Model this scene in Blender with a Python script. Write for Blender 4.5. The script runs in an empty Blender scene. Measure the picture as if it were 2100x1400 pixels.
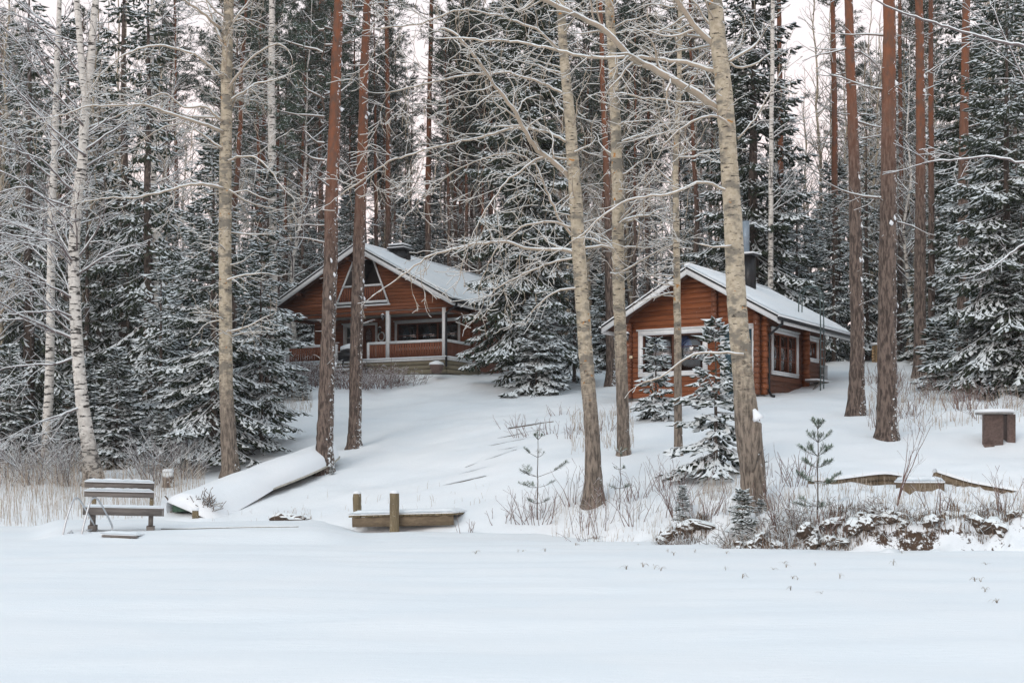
import bpy, math, random
import numpy as np
from mathutils import Vector, Matrix

# ------------------------------------------------------------------ camera, sky, sun, exposure
SC = bpy.context.scene
COL = SC.collection
F, CX, HY, CZ = 2800.0, 1050.0, 960.0, 1.6      # focal length in photo pixels, horizon row, eye height
cam = bpy.data.objects.new('camera', bpy.data.cameras.new('camera'))
COL.objects.link(cam)
cam.location = (0, 0, CZ)
cam.rotation_euler = (math.radians(90), 0, 0)
cam.data.sensor_width = 36
cam.data.lens = 36 * F / 2100
cam.data.shift_y = (HY - 700) / 2100
cam.data.clip_end = 3000
cam.data.clip_start = 0.1
SC.camera = cam

SUN_EL, SUN_AZ = math.radians(32), math.radians(215)   # soft light from behind and left of the camera
world = bpy.data.worlds.new('World')
SC.world = world
world.use_nodes = True
wn = world.node_tree
wn.nodes.clear()
out = wn.nodes.new('ShaderNodeOutputWorld')
bg = wn.nodes.new('ShaderNodeBackground')
bg.inputs['Strength'].default_value = 0.1
sky = wn.nodes.new('ShaderNodeTexSky')
sky.sky_type = 'NISHITA'
sky.sun_disc = False
sky.sun_elevation = SUN_EL
sky.sun_rotation = SUN_AZ
sky.air_density = 1.0
sky.dust_density = 2.0
tc = wn.nodes.new('ShaderNodeTexCoord')
sep = wn.nodes.new('ShaderNodeSeparateXYZ')
wn.links.new(tc.outputs['Generated'], sep.inputs[0])
ramp = wn.nodes.new('ShaderNodeValToRGB')          # pale winter overcast: pinkish low down, blue-grey overhead
r = ramp.color_ramp
r.elements[0].position = 0.0; r.elements[0].color = (1.14, 0.93, 0.88, 1)
r.elements[1].position = 1.0; r.elements[1].color = (0.57, 0.69, 0.775, 1)
e = r.elements.new(0.22); e.color = (1.08, 0.92, 0.89, 1)
e = r.elements.new(0.5); e.color = (0.73, 0.80, 0.86, 1)
wn.links.new(sep.outputs['Z'], ramp.inputs[0])
sc_ = wn.nodes.new('ShaderNodeVectorMath'); sc_.operation = 'SCALE'
sc_.inputs['Scale'].default_value = 10.6
wn.links.new(ramp.outputs[0], sc_.inputs[0])
mx = wn.nodes.new('ShaderNodeMix'); mx.data_type = 'RGBA'
mx.inputs['Factor'].default_value = 0.88
wn.links.new(sky.outputs[0], mx.inputs[6])
wn.links.new(sc_.outputs[0], mx.inputs[7])
wn.links.new(mx.outputs[2], bg.inputs['Color'])
wn.links.new(bg.outputs[0], out.inputs['Surface'])

sl = bpy.data.lights.new('sun', 'SUN')
sl.energy = 0.7
sl.angle = math.radians(25)
sl.color = (1.0, 0.93, 0.86)
sun = bpy.data.objects.new('sun', sl)
COL.objects.link(sun)
sdir = Vector((math.sin(SUN_AZ) * math.cos(SUN_EL), math.cos(SUN_AZ) * math.cos(SUN_EL), math.sin(SUN_EL)))
sun.rotation_euler = sdir.to_track_quat('Z', 'Y').to_euler()
SC.view_settings.view_transform = 'Standard'
SC.view_settings.look = 'None'
SC.view_settings.gamma = 1
SC.view_settings.exposure = 0.26
SC.view_settings.use_curve_mapping = False
SC.cycles.max_bounces = 6
SC.cycles.diffuse_bounces = 3
SC.cycles.glossy_bounces = 2
SC.cycles.transparent_max_bounces = 8
SC.cycles.use_denoising = True
SC.cycles.sample_clamp_indirect = 3.0

# ------------------------------------------------------------------ helpers: naming and tagging
def tag(o, label=None, cat=None, group=None, kind=None):
    if label: o['label'] = label
    if cat: o['category'] = cat
    if group: o['group'] = group
    if kind: o['kind'] = kind
    return o

def empty(name, loc=(0, 0, 0), rz=0, rot=None):
    o = bpy.data.objects.new(name, None)
    COL.objects.link(o)
    o.location = loc
    o.rotation_euler = rot if rot else (0, 0, rz)
    o.empty_display_size = 0.3
    return o

def link(name, me, parent=None, loc=None, rot=None, scale=None):
    o = bpy.data.objects.new(name, me)
    COL.objects.link(o)
    if parent is not None: o.parent = parent
    if loc is not None: o.location = loc
    if rot is not None: o.rotation_euler = rot
    if scale is not None: o.scale = scale
    return o

class MB:
    """collects vertex and face blocks and builds ONE mesh"""
    def __init__(self):
        self.v = []; self.q = []; self.t = []; self.n = 0
    def add(self, v, q=None, t=None):
        v = np.asarray(v, dtype=np.float32).reshape(-1, 3)
        if q is not None and len(q): self.q.append(np.asarray(q, dtype=np.int32).reshape(-1, 4) + self.n)
        if t is not None and len(t): self.t.append(np.asarray(t, dtype=np.int32).reshape(-1, 3) + self.n)
        self.v.append(v); self.n += len(v)
        return self
    def mesh(self, name, mat, smooth=False):
        me = bpy.data.meshes.new(name)
        if self.n == 0:
            return me
        v = np.concatenate(self.v)
        q = np.concatenate(self.q) if self.q else np.zeros((0, 4), np.int32)
        t = np.concatenate(self.t) if self.t else np.zeros((0, 3), np.int32)
        me.vertices.add(len(v)); me.vertices.foreach_set('co', v.ravel())
        nl = q.size + t.size
        me.loops.add(nl)
        me.loops.foreach_set('vertex_index', np.concatenate([q.ravel(), t.ravel()]).astype(np.int32))
        me.polygons.add(len(q) + len(t))
        tot = np.concatenate([np.full(len(q), 4, np.int32), np.full(len(t), 3, np.int32)])
        st = np.concatenate([[0], np.cumsum(tot)[:-1]]).astype(np.int32)
        me.polygons.foreach_set('loop_start', st)
        me.polygons.foreach_set('loop_total', tot)
        if smooth: me.polygons.foreach_set('use_smooth', np.ones(len(tot), bool))
        if mat is not None: me.materials.append(mat)
        me.update(calc_edges=True)
        return me
    def obj(self, name, mat, parent=None, smooth=False, loc=None, rot=None):
        return link(name, self.mesh(name, mat, smooth), parent, loc, rot)
    # ---- simple solids
    def box(self, x0, x1, y0, y1, z0, z1):
        v = [(x0,y0,z0),(x1,y0,z0),(x1,y1,z0),(x0,y1,z0),(x0,y0,z1),(x1,y0,z1),(x1,y1,z1),(x0,y1,z1)]
        return self.add(v, [(0,3,2,1),(4,5,6,7),(0,1,5,4),(1,2,6,5),(2,3,7,6),(3,0,4,7)])
    def hexa(self, v):
        return self.add(v, [(0,3,2,1),(4,5,6,7),(0,1,5,4),(1,2,6,5),(2,3,7,6),(3,0,4,7)])
    def beam(self, p, q, w, h, up=(0, 0, 1)):
        """rectangular beam from p to q, w across, h along up"""
        p = Vector(p); q = Vector(q); d = (q - p).normalized(); u = Vector(up)
        s = d.cross(u).normalized() * (w / 2); u = s.cross(d).normalized() * (h / 2)
        c = [p - s - u, p + s - u, p + s + u, p - s + u, q - s - u, q + s - u, q + s + u, q - s + u]
        return self.add([tuple(x) for x in c], [(0,3,2,1),(4,5,6,7),(0,1,5,4),(1,2,6,5),(2,3,7,6),(3,0,4,7)])
    def cbox(self, x0, x1, y0, y1, z0, z1, c):
        """box with chamfered long edges, along its longest horizontal axis"""
        if x1 - x0 >= y1 - y0:
            pr = [(y0+c,z0),(y1-c,z0),(y1,z0+c),(y1,z1-c),(y1-c,z1),(y0+c,z1),(y0,z1-c),(y0,z0+c)]
            v = [(x0, a, b) for a, b in pr] + [(x1, a, b) for a, b in pr]
        else:
            pr = [(x0+c,z0),(x1-c,z0),(x1,z0+c),(x1,z1-c),(x1-c,z1),(x0+c,z1),(x0,z1-c),(x0,z0+c)]
            v = [(a, y0, b) for a, b in pr] + [(a, y1, b) for a, b in pr]
        q = [(i, (i+1) % 8, (i+1) % 8 + 8, i + 8) for i in range(8)]
        for o in (0, 8):
            q += [(o, o+1, o+2, o+3), (o, o+3, o+4, o+7), (o+4, o+5, o+6, o+7)]
        return self.add(v, q)
    def tube(self, pts, rad, sides=10, lift=0.0, rough=0.0, rng=None, cap=True):
        """continuous tapering tube through pts; lift raises the top (a line of snow)"""
        pts = np.asarray(pts, dtype=np.float64); n = len(pts)
        rad = np.broadcast_to(np.asarray(rad, dtype=np.float64), (n,))
        d = np.gradient(pts, axis=0); d /= np.linalg.norm(d, axis=1, keepdims=True) + 1e-9
        up = np.array([0, 0, 1.0]); side = np.cross(d, up)
        ln = np.linalg.norm(side, axis=1, keepdims=True)
        hor = np.clip(ln[:, 0], 0, 1)
        if hor.min() < 0.35:                      # mostly vertical: a fixed frame
            side = np.cross(d, np.array([0, 1.0, 0])); ln = np.linalg.norm(side, axis=1, keepdims=True)
        side /= ln + 1e-9
        u = np.cross(side, d)
        a = np.arange(sides) / sides * 2 * math.pi
        ca, sa = np.cos(a), np.sin(a)
        R = rad[:, None] * np.ones((1, sides))
        if rough and rng is not None:
            R = R * (1 + rough * rng.standard_normal((n, sides)))
        v = pts[:, None, :] + R[..., None] * (ca[None, :, None] * side[:, None, :] + sa[None, :, None] * u[:, None, :])
        if lift:
            v += (np.clip(sa, 0, 1)[None, :] * lift * hor[:, None])[..., None] * u[:, None, :]
        i = np.arange(n - 1)[:, None] * sides; j = np.arange(sides)[None, :]; k = (j + 1) % sides
        q = np.stack([i + j, i + k, i + sides + k, i + sides + j], -1).reshape(-1, 4)
        t = []
        vv = v.reshape(-1, 3)
        if cap:
            vv = np.concatenate([vv, pts[-1:], pts[:1]]); m = n * sides
            t = [(m, (n-1)*sides + jj, (n-1)*sides + (jj+1) % sides) for jj in range(sides)] + \
                [(m+1, (jj+1) % sides, jj) for jj in range(sides)]
        return self.add(vv, q, t)

class Segs:
    """many thin twig pieces, turned into four-sided tubes in one go"""
    def __init__(self): self.a = []
    def add(self, p, q, r0, r1): self.a.append((p[0], p[1], p[2], q[0], q[1], q[2], r0, r1))
    def into(self, mb, lift=0.006, sides=4):
        if not self.a: return mb
        A = np.array(self.a, dtype=np.float64)
        P, Q, r0, r1 = A[:, 0:3], A[:, 3:6], A[:, 6], A[:, 7]
        d = Q - P; L = np.linalg.norm(d, axis=1, keepdims=True) + 1e-9; d /= L
        s = np.cross(d, np.array([0, 0, 1.0])); ln = np.linalg.norm(s, axis=1, keepdims=True)
        hor = np.clip(ln[:, 0], 0, 1)
        bad = ln[:, 0] < 0.05
        s[bad] = (1, 0, 0); ln[bad] = 1; s /= ln
        u = np.cross(s, d)
        Q = Q + d * (r1[:, None] * 0.6)
        vs = []
        for (C, rr) in ((P, r0), (Q, r1)):
            rr = rr[:, None]
            lf = (lift * hor * np.clip(rr[:, 0] / 0.008, 0.35, 3.0))[:, None]
            vs += [C + s * rr, C + u * (rr + lf), C - s * rr, C - u * rr]
        V = np.stack(vs, 1)                     # n, 8, 3
        b = (np.arange(len(A)) * 8)[:, None, None]
        q = np.array([(0,1,5,4),(1,2,6,5),(2,3,7,6),(3,0,4,7)])[None] + b
        return mb.add(V.reshape(-1, 3), q.reshape(-1, 4))

# ------------------------------------------------------------------ node materials
class NT:
    def __init__(self, name):
        self.m = bpy.data.materials.new(name); self.m.use_nodes = True
        self.t = self.m.node_tree; self.t.nodes.clear()
        self.out = self.t.nodes.new('ShaderNodeOutputMaterial')
    def n(self, typ, ins=None, **props):
        nd = self.t.nodes.new(typ)
        for k, v in props.items(): setattr(nd, k, v)
        for k, v in (ins or {}).items():
            s = nd.inputs[k]
            if hasattr(v, 'links') or isinstance(v, bpy.types.NodeSocket): self.t.links.new(v, s)
            else: s.default_value = v
        return nd
    def coord(self, which='Object', scale=(1, 1, 1)):
        c = self.n('ShaderNodeTexCoord')
        return self.n('ShaderNodeMapping', {'Vector': c.outputs[which], 'Scale': scale}).outputs[0]
    def noise(self, vec, scale, detail=3, rough=0.5):
        return self.n('ShaderNodeTexNoise', {'Vector': vec, 'Scale': scale, 'Detail': detail, 'Roughness': rough}).outputs['Fac']
    def ramp(self, fac, lo, hi):
        return self.n('ShaderNodeMapRange', {'Value': fac, 'From Min': lo, 'From Max': hi}, clamp=True, interpolation_type='SMOOTHSTEP').outputs[0]
    def mix(self, fac, a, b):
        nd = self.t.nodes.new('ShaderNodeMix'); nd.data_type = 'RGBA'
        for i, v in ((0, fac), (6, a), (7, b)):
            if isinstance(v, bpy.types.NodeSocket): self.t.links.new(v, nd.inputs[i])
            else: nd.inputs[i].default_value = v if i == 0 else (*v, 1)
        return nd.outputs[2]
    def math(self, op, a, b=0.0, c=None):
        nd = self.t.nodes.new('ShaderNodeMath'); nd.operation = op
        for i, v in ((0, a), (1, b), (2, c)):
            if v is None: continue
            if isinstance(v, bpy.types.NodeSocket): self.t.links.new(v, nd.inputs[i])
            else: nd.inputs[i].default_value = v
        return nd.outputs[0]
    def normal(self):
        g = self.n('ShaderNodeNewGeometry')
        s = self.n('ShaderNodeSeparateXYZ', {0: g.outputs['Normal']})
        return s.outputs
    def bump(self, h, strength=0.3, dist=0.02):
        return self.n('ShaderNodeBump', {'Height': h, 'Strength': strength, 'Distance': dist}).outputs[0]
    def bsdf(self, color, rough=0.8, normal=None, metal=0.0, spec=0.3, **kw):
        ins = {'Base Color': color if isinstance(color, bpy.types.NodeSocket) else (*color, 1), 'Roughness': rough,
               'Metallic': metal, 'Specular IOR Level': spec}
        if normal is not None: ins['Normal'] = normal
        ins.update(kw)
        b = self.n('ShaderNodeBsdfPrincipled', ins)
        self.t.links.new(b.outputs[0], self.out.inputs['Surface'])
        return self.m

SNOW = (0.84, 0.885, 0.90)

def snow_mat(name='snow', bump=0.35, big=False):
    t = NT(name)
    c = t.coord('Object')
    n1 = t.noise(t.coord('Object', (.45, 1.5, 1)) if big else c, 9.0, 5, 0.6); n2 = t.noise(c, 60.0, 2, 0.6)
    h = t.math('ADD', n1, t.math('MULTIPLY', n2, 0.3))
    col = t.mix(t.ramp(t.noise(c, 0.5, 3), 0.35, 0.65), (0.83, 0.87, 0.90), (0.86, 0.885, 0.905))
    return t.bsdf(col, 0.65, t.bump(h, bump, 0.03), spec=0.2)

def plain(name, col, rough=0.6, metal=0.0, var=0.15, scale=8, bump=0.1, spec=0.3):
    t = NT(name)
    c = t.coord('Object')
    n = t.noise(c, scale, 4, 0.6)
    lo = tuple(x * (1 - var) for x in col); hi = tuple(min(1, x * (1 + var)) for x in col)
    return t.bsdf(t.mix(t.ramp(n, 0.3, 0.7), lo, hi), rough, t.bump(n, bump, 0.01), metal, spec)

def wood_mat(name, a, b, scale=(1, 1, 1), rough=0.55, dust=0.0):
    """stained timber: grain stretched along an axis, plus weather variation and wind-blown snow dust"""
    t = NT(name)
    c = t.coord('Object', scale)
    g = t.noise(c, 6.0, 6, 0.65)
    o = t.coord('Object')
    w = t.noise(o, 1.3, 3, 0.5)
    info = t.n('ShaderNodeObjectInfo')
    f = t.math('ADD', t.math('MULTIPLY', t.ramp(g, 0.3, 0.7), 0.6), t.math('MULTIPLY', info.outputs['Random'], 0.4))
    col = t.mix(f, a, b)
    col = t.mix(t.math('MULTIPLY', t.ramp(w, 0.55, 0.75), 0.35), col, tuple(x * 0.45 for x in a))
    if dust:
        col = t.mix(t.math('MULTIPLY', t.ramp(t.noise(o, 22, 3, 0.7), 0.72 - dust * 0.2, 0.76 - dust * 0.2), 0.8), col, SNOW)
    return t.bsdf(col, rough, t.bump(g, 0.25, 0.01), spec=0.25)

def top_snow_mat(name, base, lo=0.25, hi=0.45, rough=0.8, scale=14, noise_amt=0.5, var=0.25, wind=0.0, base2=None):
    """anything that carries snow on its upward faces"""
    t = NT(name)
    c = t.coord('Object')
    nz = t.normal()
    n = t.noise(c, scale, 3, 0.6)
    k = t.math('ADD', nz[2], t.math('MULTIPLY', t.math('SUBTRACT', n, 0.5), noise_amt))
    f = t.ramp(k, lo, hi)
    if wind:
        w = t.math('ADD', t.math('MULTIPLY', nz[0], 0.5), t.math('MULTIPLY', t.math('SUBTRACT', n, 0.5), 1.6))
        f = t.math('MAXIMUM', f, t.ramp(w, 0.62 - wind * 0.3, 0.68 - wind * 0.3))
    b2 = base2 or tuple(x * (1 - var) for x in base)
    col = t.mix(t.noise(c, scale * 0.6, 3), b2, tuple(min(1, x * (1 + var)) for x in base))
    return t.bsdf(t.mix(f, col, SNOW), rough, t.bump(n, 0.2, 0.01), spec=0.2)

def bark_mat(name, kind):
    t = NT(name)
    c = t.coord('Object')
    cz = t.n('ShaderNodeSeparateXYZ', {0: c}).outputs[2]
    nz = t.normal()
    if kind == 'pine':
        fis = t.noise(t.coord('Object', (1, 1, 0.22)), 16, 5, 0.65)
        plate = t.noise(t.coord('Object', (1, 1, 0.5)), 6, 3, 0.6)
        low = t.mix(t.ramp(fis, 0.38, 0.62), (0.055, 0.042, 0.036), (0.19, 0.145, 0.12))
        up = t.mix(t.ramp(plate, 0.3, 0.7), (0.23, 0.090, 0.047), (0.13, 0.078, 0.058))
        z = t.math('ADD', cz, t.math('MULTIPLY', t.math('SUBTRACT', plate, 0.5), 4.5))
        col = t.mix(t.ramp(z, 5.4, 10.2), low, up)
        h = fis; bs = 0.9; wind = 0.62
    elif kind == 'aspen':
        fine = t.noise(c, 10, 5, 0.65)
        mark = t.noise(t.coord('Object', (5, 5, 24)), 1.0, 3, 0.55)
        blot = t.noise(t.coord('Object', (1.2, 1.2, 2.2)), 2.1, 3, 0.55)
        up = t.mix(t.ramp(fine, 0.3, 0.7), (0.36, 0.305, 0.22), (0.53, 0.46, 0.355))
        up = t.mix(t.ramp(blot, 0.47, 0.62), up, (0.21, 0.19, 0.155))
        up = t.mix(t.ramp(mark, 0.60, 0.64), up, (0.07, 0.06, 0.05))
        knot = t.noise(t.coord('Object', (1.6, 1.6, 2.6)), 3.4, 2, 0.5)
        up = t.mix(t.ramp(knot, 0.69, 0.71), up, (0.42, 0.20, 0.06))
        fis = t.noise(t.coord('Object', (1, 1, 0.2)), 18, 5, 0.65)
        low = t.mix(t.ramp(fis, 0.36, 0.62), (0.085, 0.07, 0.058), (0.26, 0.215, 0.175))
        z = t.math('ADD', cz, t.math('MULTIPLY', t.math('SUBTRACT', fine, 0.5), 3.0))
        col = t.mix(t.ramp(z, 1.6, 4.2), low, up)
        h = fis; bs = 0.5; wind = 0.25
    elif kind == 'birch':
        fine = t.noise(c, 8, 4, 0.6)
        mark = t.noise(t.coord('Object', (3.2, 3.2, 15)), 1.0, 3, 0.6)
        col = t.mix(t.ramp(fine, 0.3, 0.7), (0.50, 0.47, 0.43), (0.70, 0.67, 0.62))
        col = t.mix(t.ramp(mark, 0.56, 0.60), col, (0.06, 0.055, 0.05))
        low = t.mix(t.ramp(t.noise(t.coord('Object', (2, 2, 5)), 2.5, 4), 0.4, 0.55), (0.06, 0.055, 0.05), (0.45, 0.42, 0.38))
        z = t.math('ADD', cz, t.math('MULTIPLY', t.math('SUBTRACT', fine, 0.5), 1.5))
        col = t.mix(t.ramp(z, 0.6, 1.8), low, col)
        h = mark; bs = 0.3; wind = 0.15
    else:                                        # spruce trunk
        fis = t.noise(t.coord('Object', (1, 1, 0.5)), 14, 4, 0.65)
        col = t.mix(t.ramp(fis, 0.35, 0.65), (0.05, 0.04, 0.035), (0.16, 0.125, 0.105))
        h = fis; bs = 0.6; wind = 0.4
    n = t.noise(c, 11, 4, 0.7)
    w = t.math('ADD', t.math('MULTIPLY', t.math('SUBTRACT', nz[0], t.math('MULTIPLY', nz[1], 0.3)), 0.42),
               t.math('MULTIPLY', t.math('SUBTRACT', n, 0.5), 2.2))
    low_bonus = t.math('MULTIPLY', t.ramp(cz, 1.6, 0.0), 0.16)
    w = t.math('ADD', w, low_bonus)
    f = t.ramp(w, 0.86 - wind * 0.42, 0.92 - wind * 0.42)
    f = t.math('MAXIMUM', f, t.ramp(nz[2], 0.35, 0.55))
    return t.bsdf(t.mix(f, col, SNOW), 0.85, t.bump(h, bs, 0.045), spec=0.2)

M_SNOW = snow_mat('snow')
M_BARK = {k: bark_mat('bark_' + k, k) for k in ('pine', 'aspen', 'birch', 'spruce')}
M_TWIG_TAN = top_snow_mat('twig_tan', (0.36, 0.295, 0.225), 0.15, 0.4, noise_amt=0.7, scale=5)
M_TWIG_BIRCH = top_snow_mat('twig_birch', (0.16, 0.13, 0.125), 0.05, 0.3, noise_amt=0.7, scale=5)
M_TWIG_RED = top_snow_mat('twig_shrub', (0.17, 0.10, 0.085), 0.3, 0.55, noise_amt=0.9, scale=5)
M_TWIG_DEAD = top_snow_mat('twig_pine', (0.16, 0.115, 0.09), 0.25, 0.5, noise_amt=0.7, scale=5)
def needle_mat(name, dark, light):
    t = NT(name)
    info = t.n('ShaderNodeObjectInfo')
    f = t.math('ADD', t.math('MULTIPLY', info.outputs['Random'], 0.5), t.math('MULTIPLY', t.noise(t.coord('Object'), 1.6, 3), 0.6))
    return t.bsdf(t.mix(f, dark, light), 0.7, spec=0.2)
M_NEEDLE = needle_mat('spruce_needles', (0.020, 0.030, 0.020), (0.070, 0.084, 0.052))
M_NEEDLE_OLD = plain('spruce_needles', (0.042, 0.056, 0.034), 0.7, var=0.45, scale=1.5, bump=0)
M_NEEDLE_DK = needle_mat('pine_needles', (0.045, 0.066, 0.048), (0.085, 0.115, 0.075))
M_NEEDLE_OLD = plain('old_needles', (0.060, 0.088, 0.062), 0.7, var=0.35, scale=1.5, bump=0)
M_NEEDLE_SAP = plain('young_pine_needles', (0.085, 0.13, 0.075), 0.6, var=0.3, scale=4, bump=0)
M_SNOWCLUMP = plain('branch_snow', SNOW, 0.7, var=0.03, bump=0)
M_WOOD = wood_mat('stained_log_x', (0.14, 0.043, 0.017), (0.31, 0.103, 0.040), (0.35, 3, 4), dust=0.2)
M_WOOD_Y = wood_mat('stained_log_y', (0.12, 0.045, 0.023), (0.24, 0.090, 0.046), (3, 0.35, 4), dust=0.35)
M_WOOD_M = wood_mat('stained_house_board', (0.13, 0.043, 0.019), (0.27, 0.092, 0.040), (0.35, 3, 4), dust=0.15)
M_WOOD_V = wood_mat('stained_board', (0.16, 0.058, 0.032), (0.25, 0.092, 0.050), (3, 3, 0.35))
M_WOOD_DK = wood_mat('dark_stained_board', (0.055, 0.022, 0.013), (0.10, 0.036, 0.018), (0.4, 3, 3))
M_WHITE = plain('white_paint', (0.72, 0.73, 0.73), 0.5, var=0.06, bump=0.05)
M_GREYW = wood_mat('weathered_grey_wood', (0.13, 0.115, 0.105), (0.24, 0.215, 0.195), (0.4, 4, 4), 0.8)
M_OLDW = wood_mat('old_brown_wood', (0.10, 0.075, 0.05), (0.23, 0.175, 0.115), (0.6, 3, 3), 0.85)
M_OLDWV = wood_mat('old_post_wood', (0.12, 0.095, 0.055), (0.27, 0.215, 0.135), (4, 4, 0.5), 0.85, dust=0.3)
M_STEPW = wood_mat('treated_deck_wood', (0.16, 0.14, 0.095), (0.27, 0.235, 0.165), (0.4, 3, 3), 0.8)
M_BLACK = plain('black_metal', (0.018, 0.018, 0.02), 0.4, 0.3, var=0.1, spec=0.5)
M_STEEL = plain('brushed_steel', (0.50, 0.52, 0.54), 0.32, 0.9, var=0.08, spec=0.5)
M_PIPE = plain('flue_pipe_steel', (0.26, 0.31, 0.36), 0.6, 0.5, var=0.1, spec=0.5)
M_DARKIN = plain('dark_interior', (0.07, 0.048, 0.035), 0.9, var=0.1)
M_CURTB = plain('blue_curtain', (0.12, 0.19, 0.40), 0.9, var=0.2, scale=20)
M_CURTG = plain('teal_grey_curtain', (0.13, 0.19, 0.20), 0.9, var=0.4, scale=14)
M_TEAL = plain('teal_door_paint', (0.02, 0.055, 0.075), 0.5, var=0.1)
M_CEIL = wood_mat('porch_ceiling_board', (0.46, 0.43, 0.41), (0.60, 0.57, 0.55), (0.4, 3, 3), 0.7)
M_CONC = plain('concrete', (0.26, 0.25, 0.24), 0.9, var=0.2)
M_BRICKY = plain('reddish_concrete', (0.15, 0.105, 0.09), 0.9, var=0.25, scale=20)
M_STRAW = top_snow_mat('dry_grass', (0.40, 0.335, 0.27), 0.75, 0.95, noise_amt=0.3)
M_SOIL = top_snow_mat('frozen_soil', (0.12, 0.088, 0.066), 0.12, 0.55, scale=3.2, noise_amt=1.5, base2=(0.028, 0.019, 0.014))
M_BOATG = plain('green_boat_paint', (0.045, 0.09, 0.06), 0.5, var=0.3)
M_BOATW = plain('pale_gunwale', (0.42, 0.40, 0.34), 0.6, var=0.15)
M_YELLOW = plain('pale_yellow_brick', (0.50, 0.33, 0.18), 0.8, var=0.1)

def glass_mat():
    t = NT('window_glass')
    fr = t.n('ShaderNodeFresnel', {'IOR': 1.5}).outputs[0]
    tr = t.n('ShaderNodeBsdfTransparent', {'Color': (0.75, 0.8, 0.85, 1)})
    gl = t.n('ShaderNodeBsdfGlossy', {'Color': (1, 1, 1, 1), 'Roughness': 0.03})
    f = t.math('ADD', t.math('MULTIPLY', fr, 1.6), 0.05)
    m = t.n('ShaderNodeMixShader', {0: f, 1: tr.outputs[0], 2: gl.outputs[0]})
    t.t.links.new(m.outputs[0], t.out.inputs['Surface'])
    return t.m
M_GLASS = glass_mat()

def ray(px, py, Y):
    """world point seen at photo pixel (px, py) at distance Y"""
    return Vector(((px - CX) / F * Y, Y, CZ + (HY - py) / F * Y))

# ------------------------------------------------------------------ terrain
# for a few sight lines: (distance, photo row where the ground lies there)
COLS = {
 -700: [(40, 1062), (42, 1020), (46, 960), (52, 925), (62, 860), (75, 760), (95, 700), (125, 690)],
  20: [(38, 1062), (41, 1010), (46, 960), (52, 915), (62, 850), (75, 740), (95, 700), (125, 690)],
  200: [(37, 1060), (40, 1015), (43, 978), (48, 940), (60, 860), (75, 750), (95, 700), (125, 685)],
  430: [(36, 1060), (38, 1050), (41, 990), (44, 955), (50, 900), (60, 830), (75, 745), (95, 695), (125, 685)],
  620: [(35.5, 1062), (38, 1040), (42, 975), (46, 915), (52, 850), (60, 778), (66, 752), (80, 705), (100, 695), (125, 690)],
  760: [(34.5, 1085), (36, 1048), (40, 995), (46, 902), (54, 835), (61, 772), (67, 752), (80, 710), (100, 695), (125, 690)],
  960: [(33.0, 1094), (34, 1062), (38, 990), (42, 925), (48, 858), (55, 805), (61, 768), (70, 745), (80, 715), (100, 695), (125, 690)],
  1130: [(32.0, 1100), (32.8, 1082), (34, 1020), (37, 950), (42, 890), (50, 828), (60, 782), (72, 745), (90, 700), (125, 690)],
  1280: [(30.0, 1109), (30.8, 1078), (32.5, 1020), (36, 945), (41, 890), (48, 832), (58, 785), (72, 745), (90, 705), (125, 690)],
  1430: [(28.2, 1119), (28.8, 1080), (30.5, 1030), (35, 950), (41, 880), (46, 822), (56, 770), (72, 735), (90, 705), (125, 690)],
  1560: [(27.2, 1125), (27.7, 1075), (29, 1028), (33, 955), (38, 885), (42, 843), (46, 815), (56, 765), (72, 735), (90, 705), (125, 690)],
  1750: [(26.6, 1128), (27.1, 1070), (29, 1020), (31.5, 985), (34, 930), (37, 880), (40, 850), (46, 812), (54, 762), (64, 742), (80, 715), (125, 690)],
  1950: [(26.4, 1130), (26.9, 1072), (29, 1030), (31.5, 988), (34, 935), (37, 875), (41, 830), (48, 795), (56, 762), (70, 735), (90, 705), (125, 690)],
  2100: [(26.2, 1132), (26.7, 1075), (28, 1050), (31, 1000), (34, 935), (37, 870), (41, 825), (48, 785), (56, 755), (70, 730), (90, 700), (125, 690)],
  2800: [(26.0, 1132), (26.6, 1075), (29, 1030), (33, 950), (38, 860), (48, 785), (60, 745), (80, 710), (125, 690)],
}
_us = np.array(sorted(COLS))
_ys = np.linspace(15, 140, 626)
_T = []
for u in _us:
    c = COLS[u]
    yy = [15, c[0][0] - 1.6] + [a for a, b in c] + [140]
    zz = [-0.9, -0.75] + [CZ + (HY - b) / F * a for a, b in c]; zz.append(zz[-1] + 0.2)
    zz[2] = 0.0
    _T.append(np.interp(_ys, yy, zz))
_T = np.array(_T)
_uf = np.linspace(-700, 2800, 351)
_G = np.array([np.interp(_uf, _us, _T[:, j]) for j in range(len(_ys))]).T     # u, y
def _blur(a, n, axis):
    k = np.exp(-np.linspace(-2, 2, 2 * n + 1) ** 2); k /= k.sum()
    pad = [(0, 0), (0, 0)]; pad[axis] = (n, n)
    b = np.pad(a, pad, mode='edge')
    return np.apply_along_axis(lambda x: np.convolve(x, k, mode='valid'), axis, b)
_G = _blur(_G, 4, 0)
_Gs = _blur(_G, 7, 1)
_w = np.clip((_uf - 900) / 300, 0, 1)[:, None] * np.clip((34 - _ys) / 3, 0, 1)[None, :]   # the right bank stays steep
_G = _Gs * (1 - _w) + _blur(_G, 1, 1) * _w
_rs = np.random.RandomState(5)
_perm = _rs.rand(64, 64)
def vnoise(x, y):
    xi = np.floor(x).astype(int); yi = np.floor(y).astype(int); fx = x - xi; fy = y - yi
    fx = fx * fx * (3 - 2 * fx); fy = fy * fy * (3 - 2 * fy)
    g = lambda i, j: _perm[i % 64, j % 64]
    return (g(xi, yi) * (1 - fx) + g(xi + 1, yi) * fx) * (1 - fy) + (g(xi, yi + 1) * (1 - fx) + g(xi + 1, yi + 1) * fx) * fy
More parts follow.
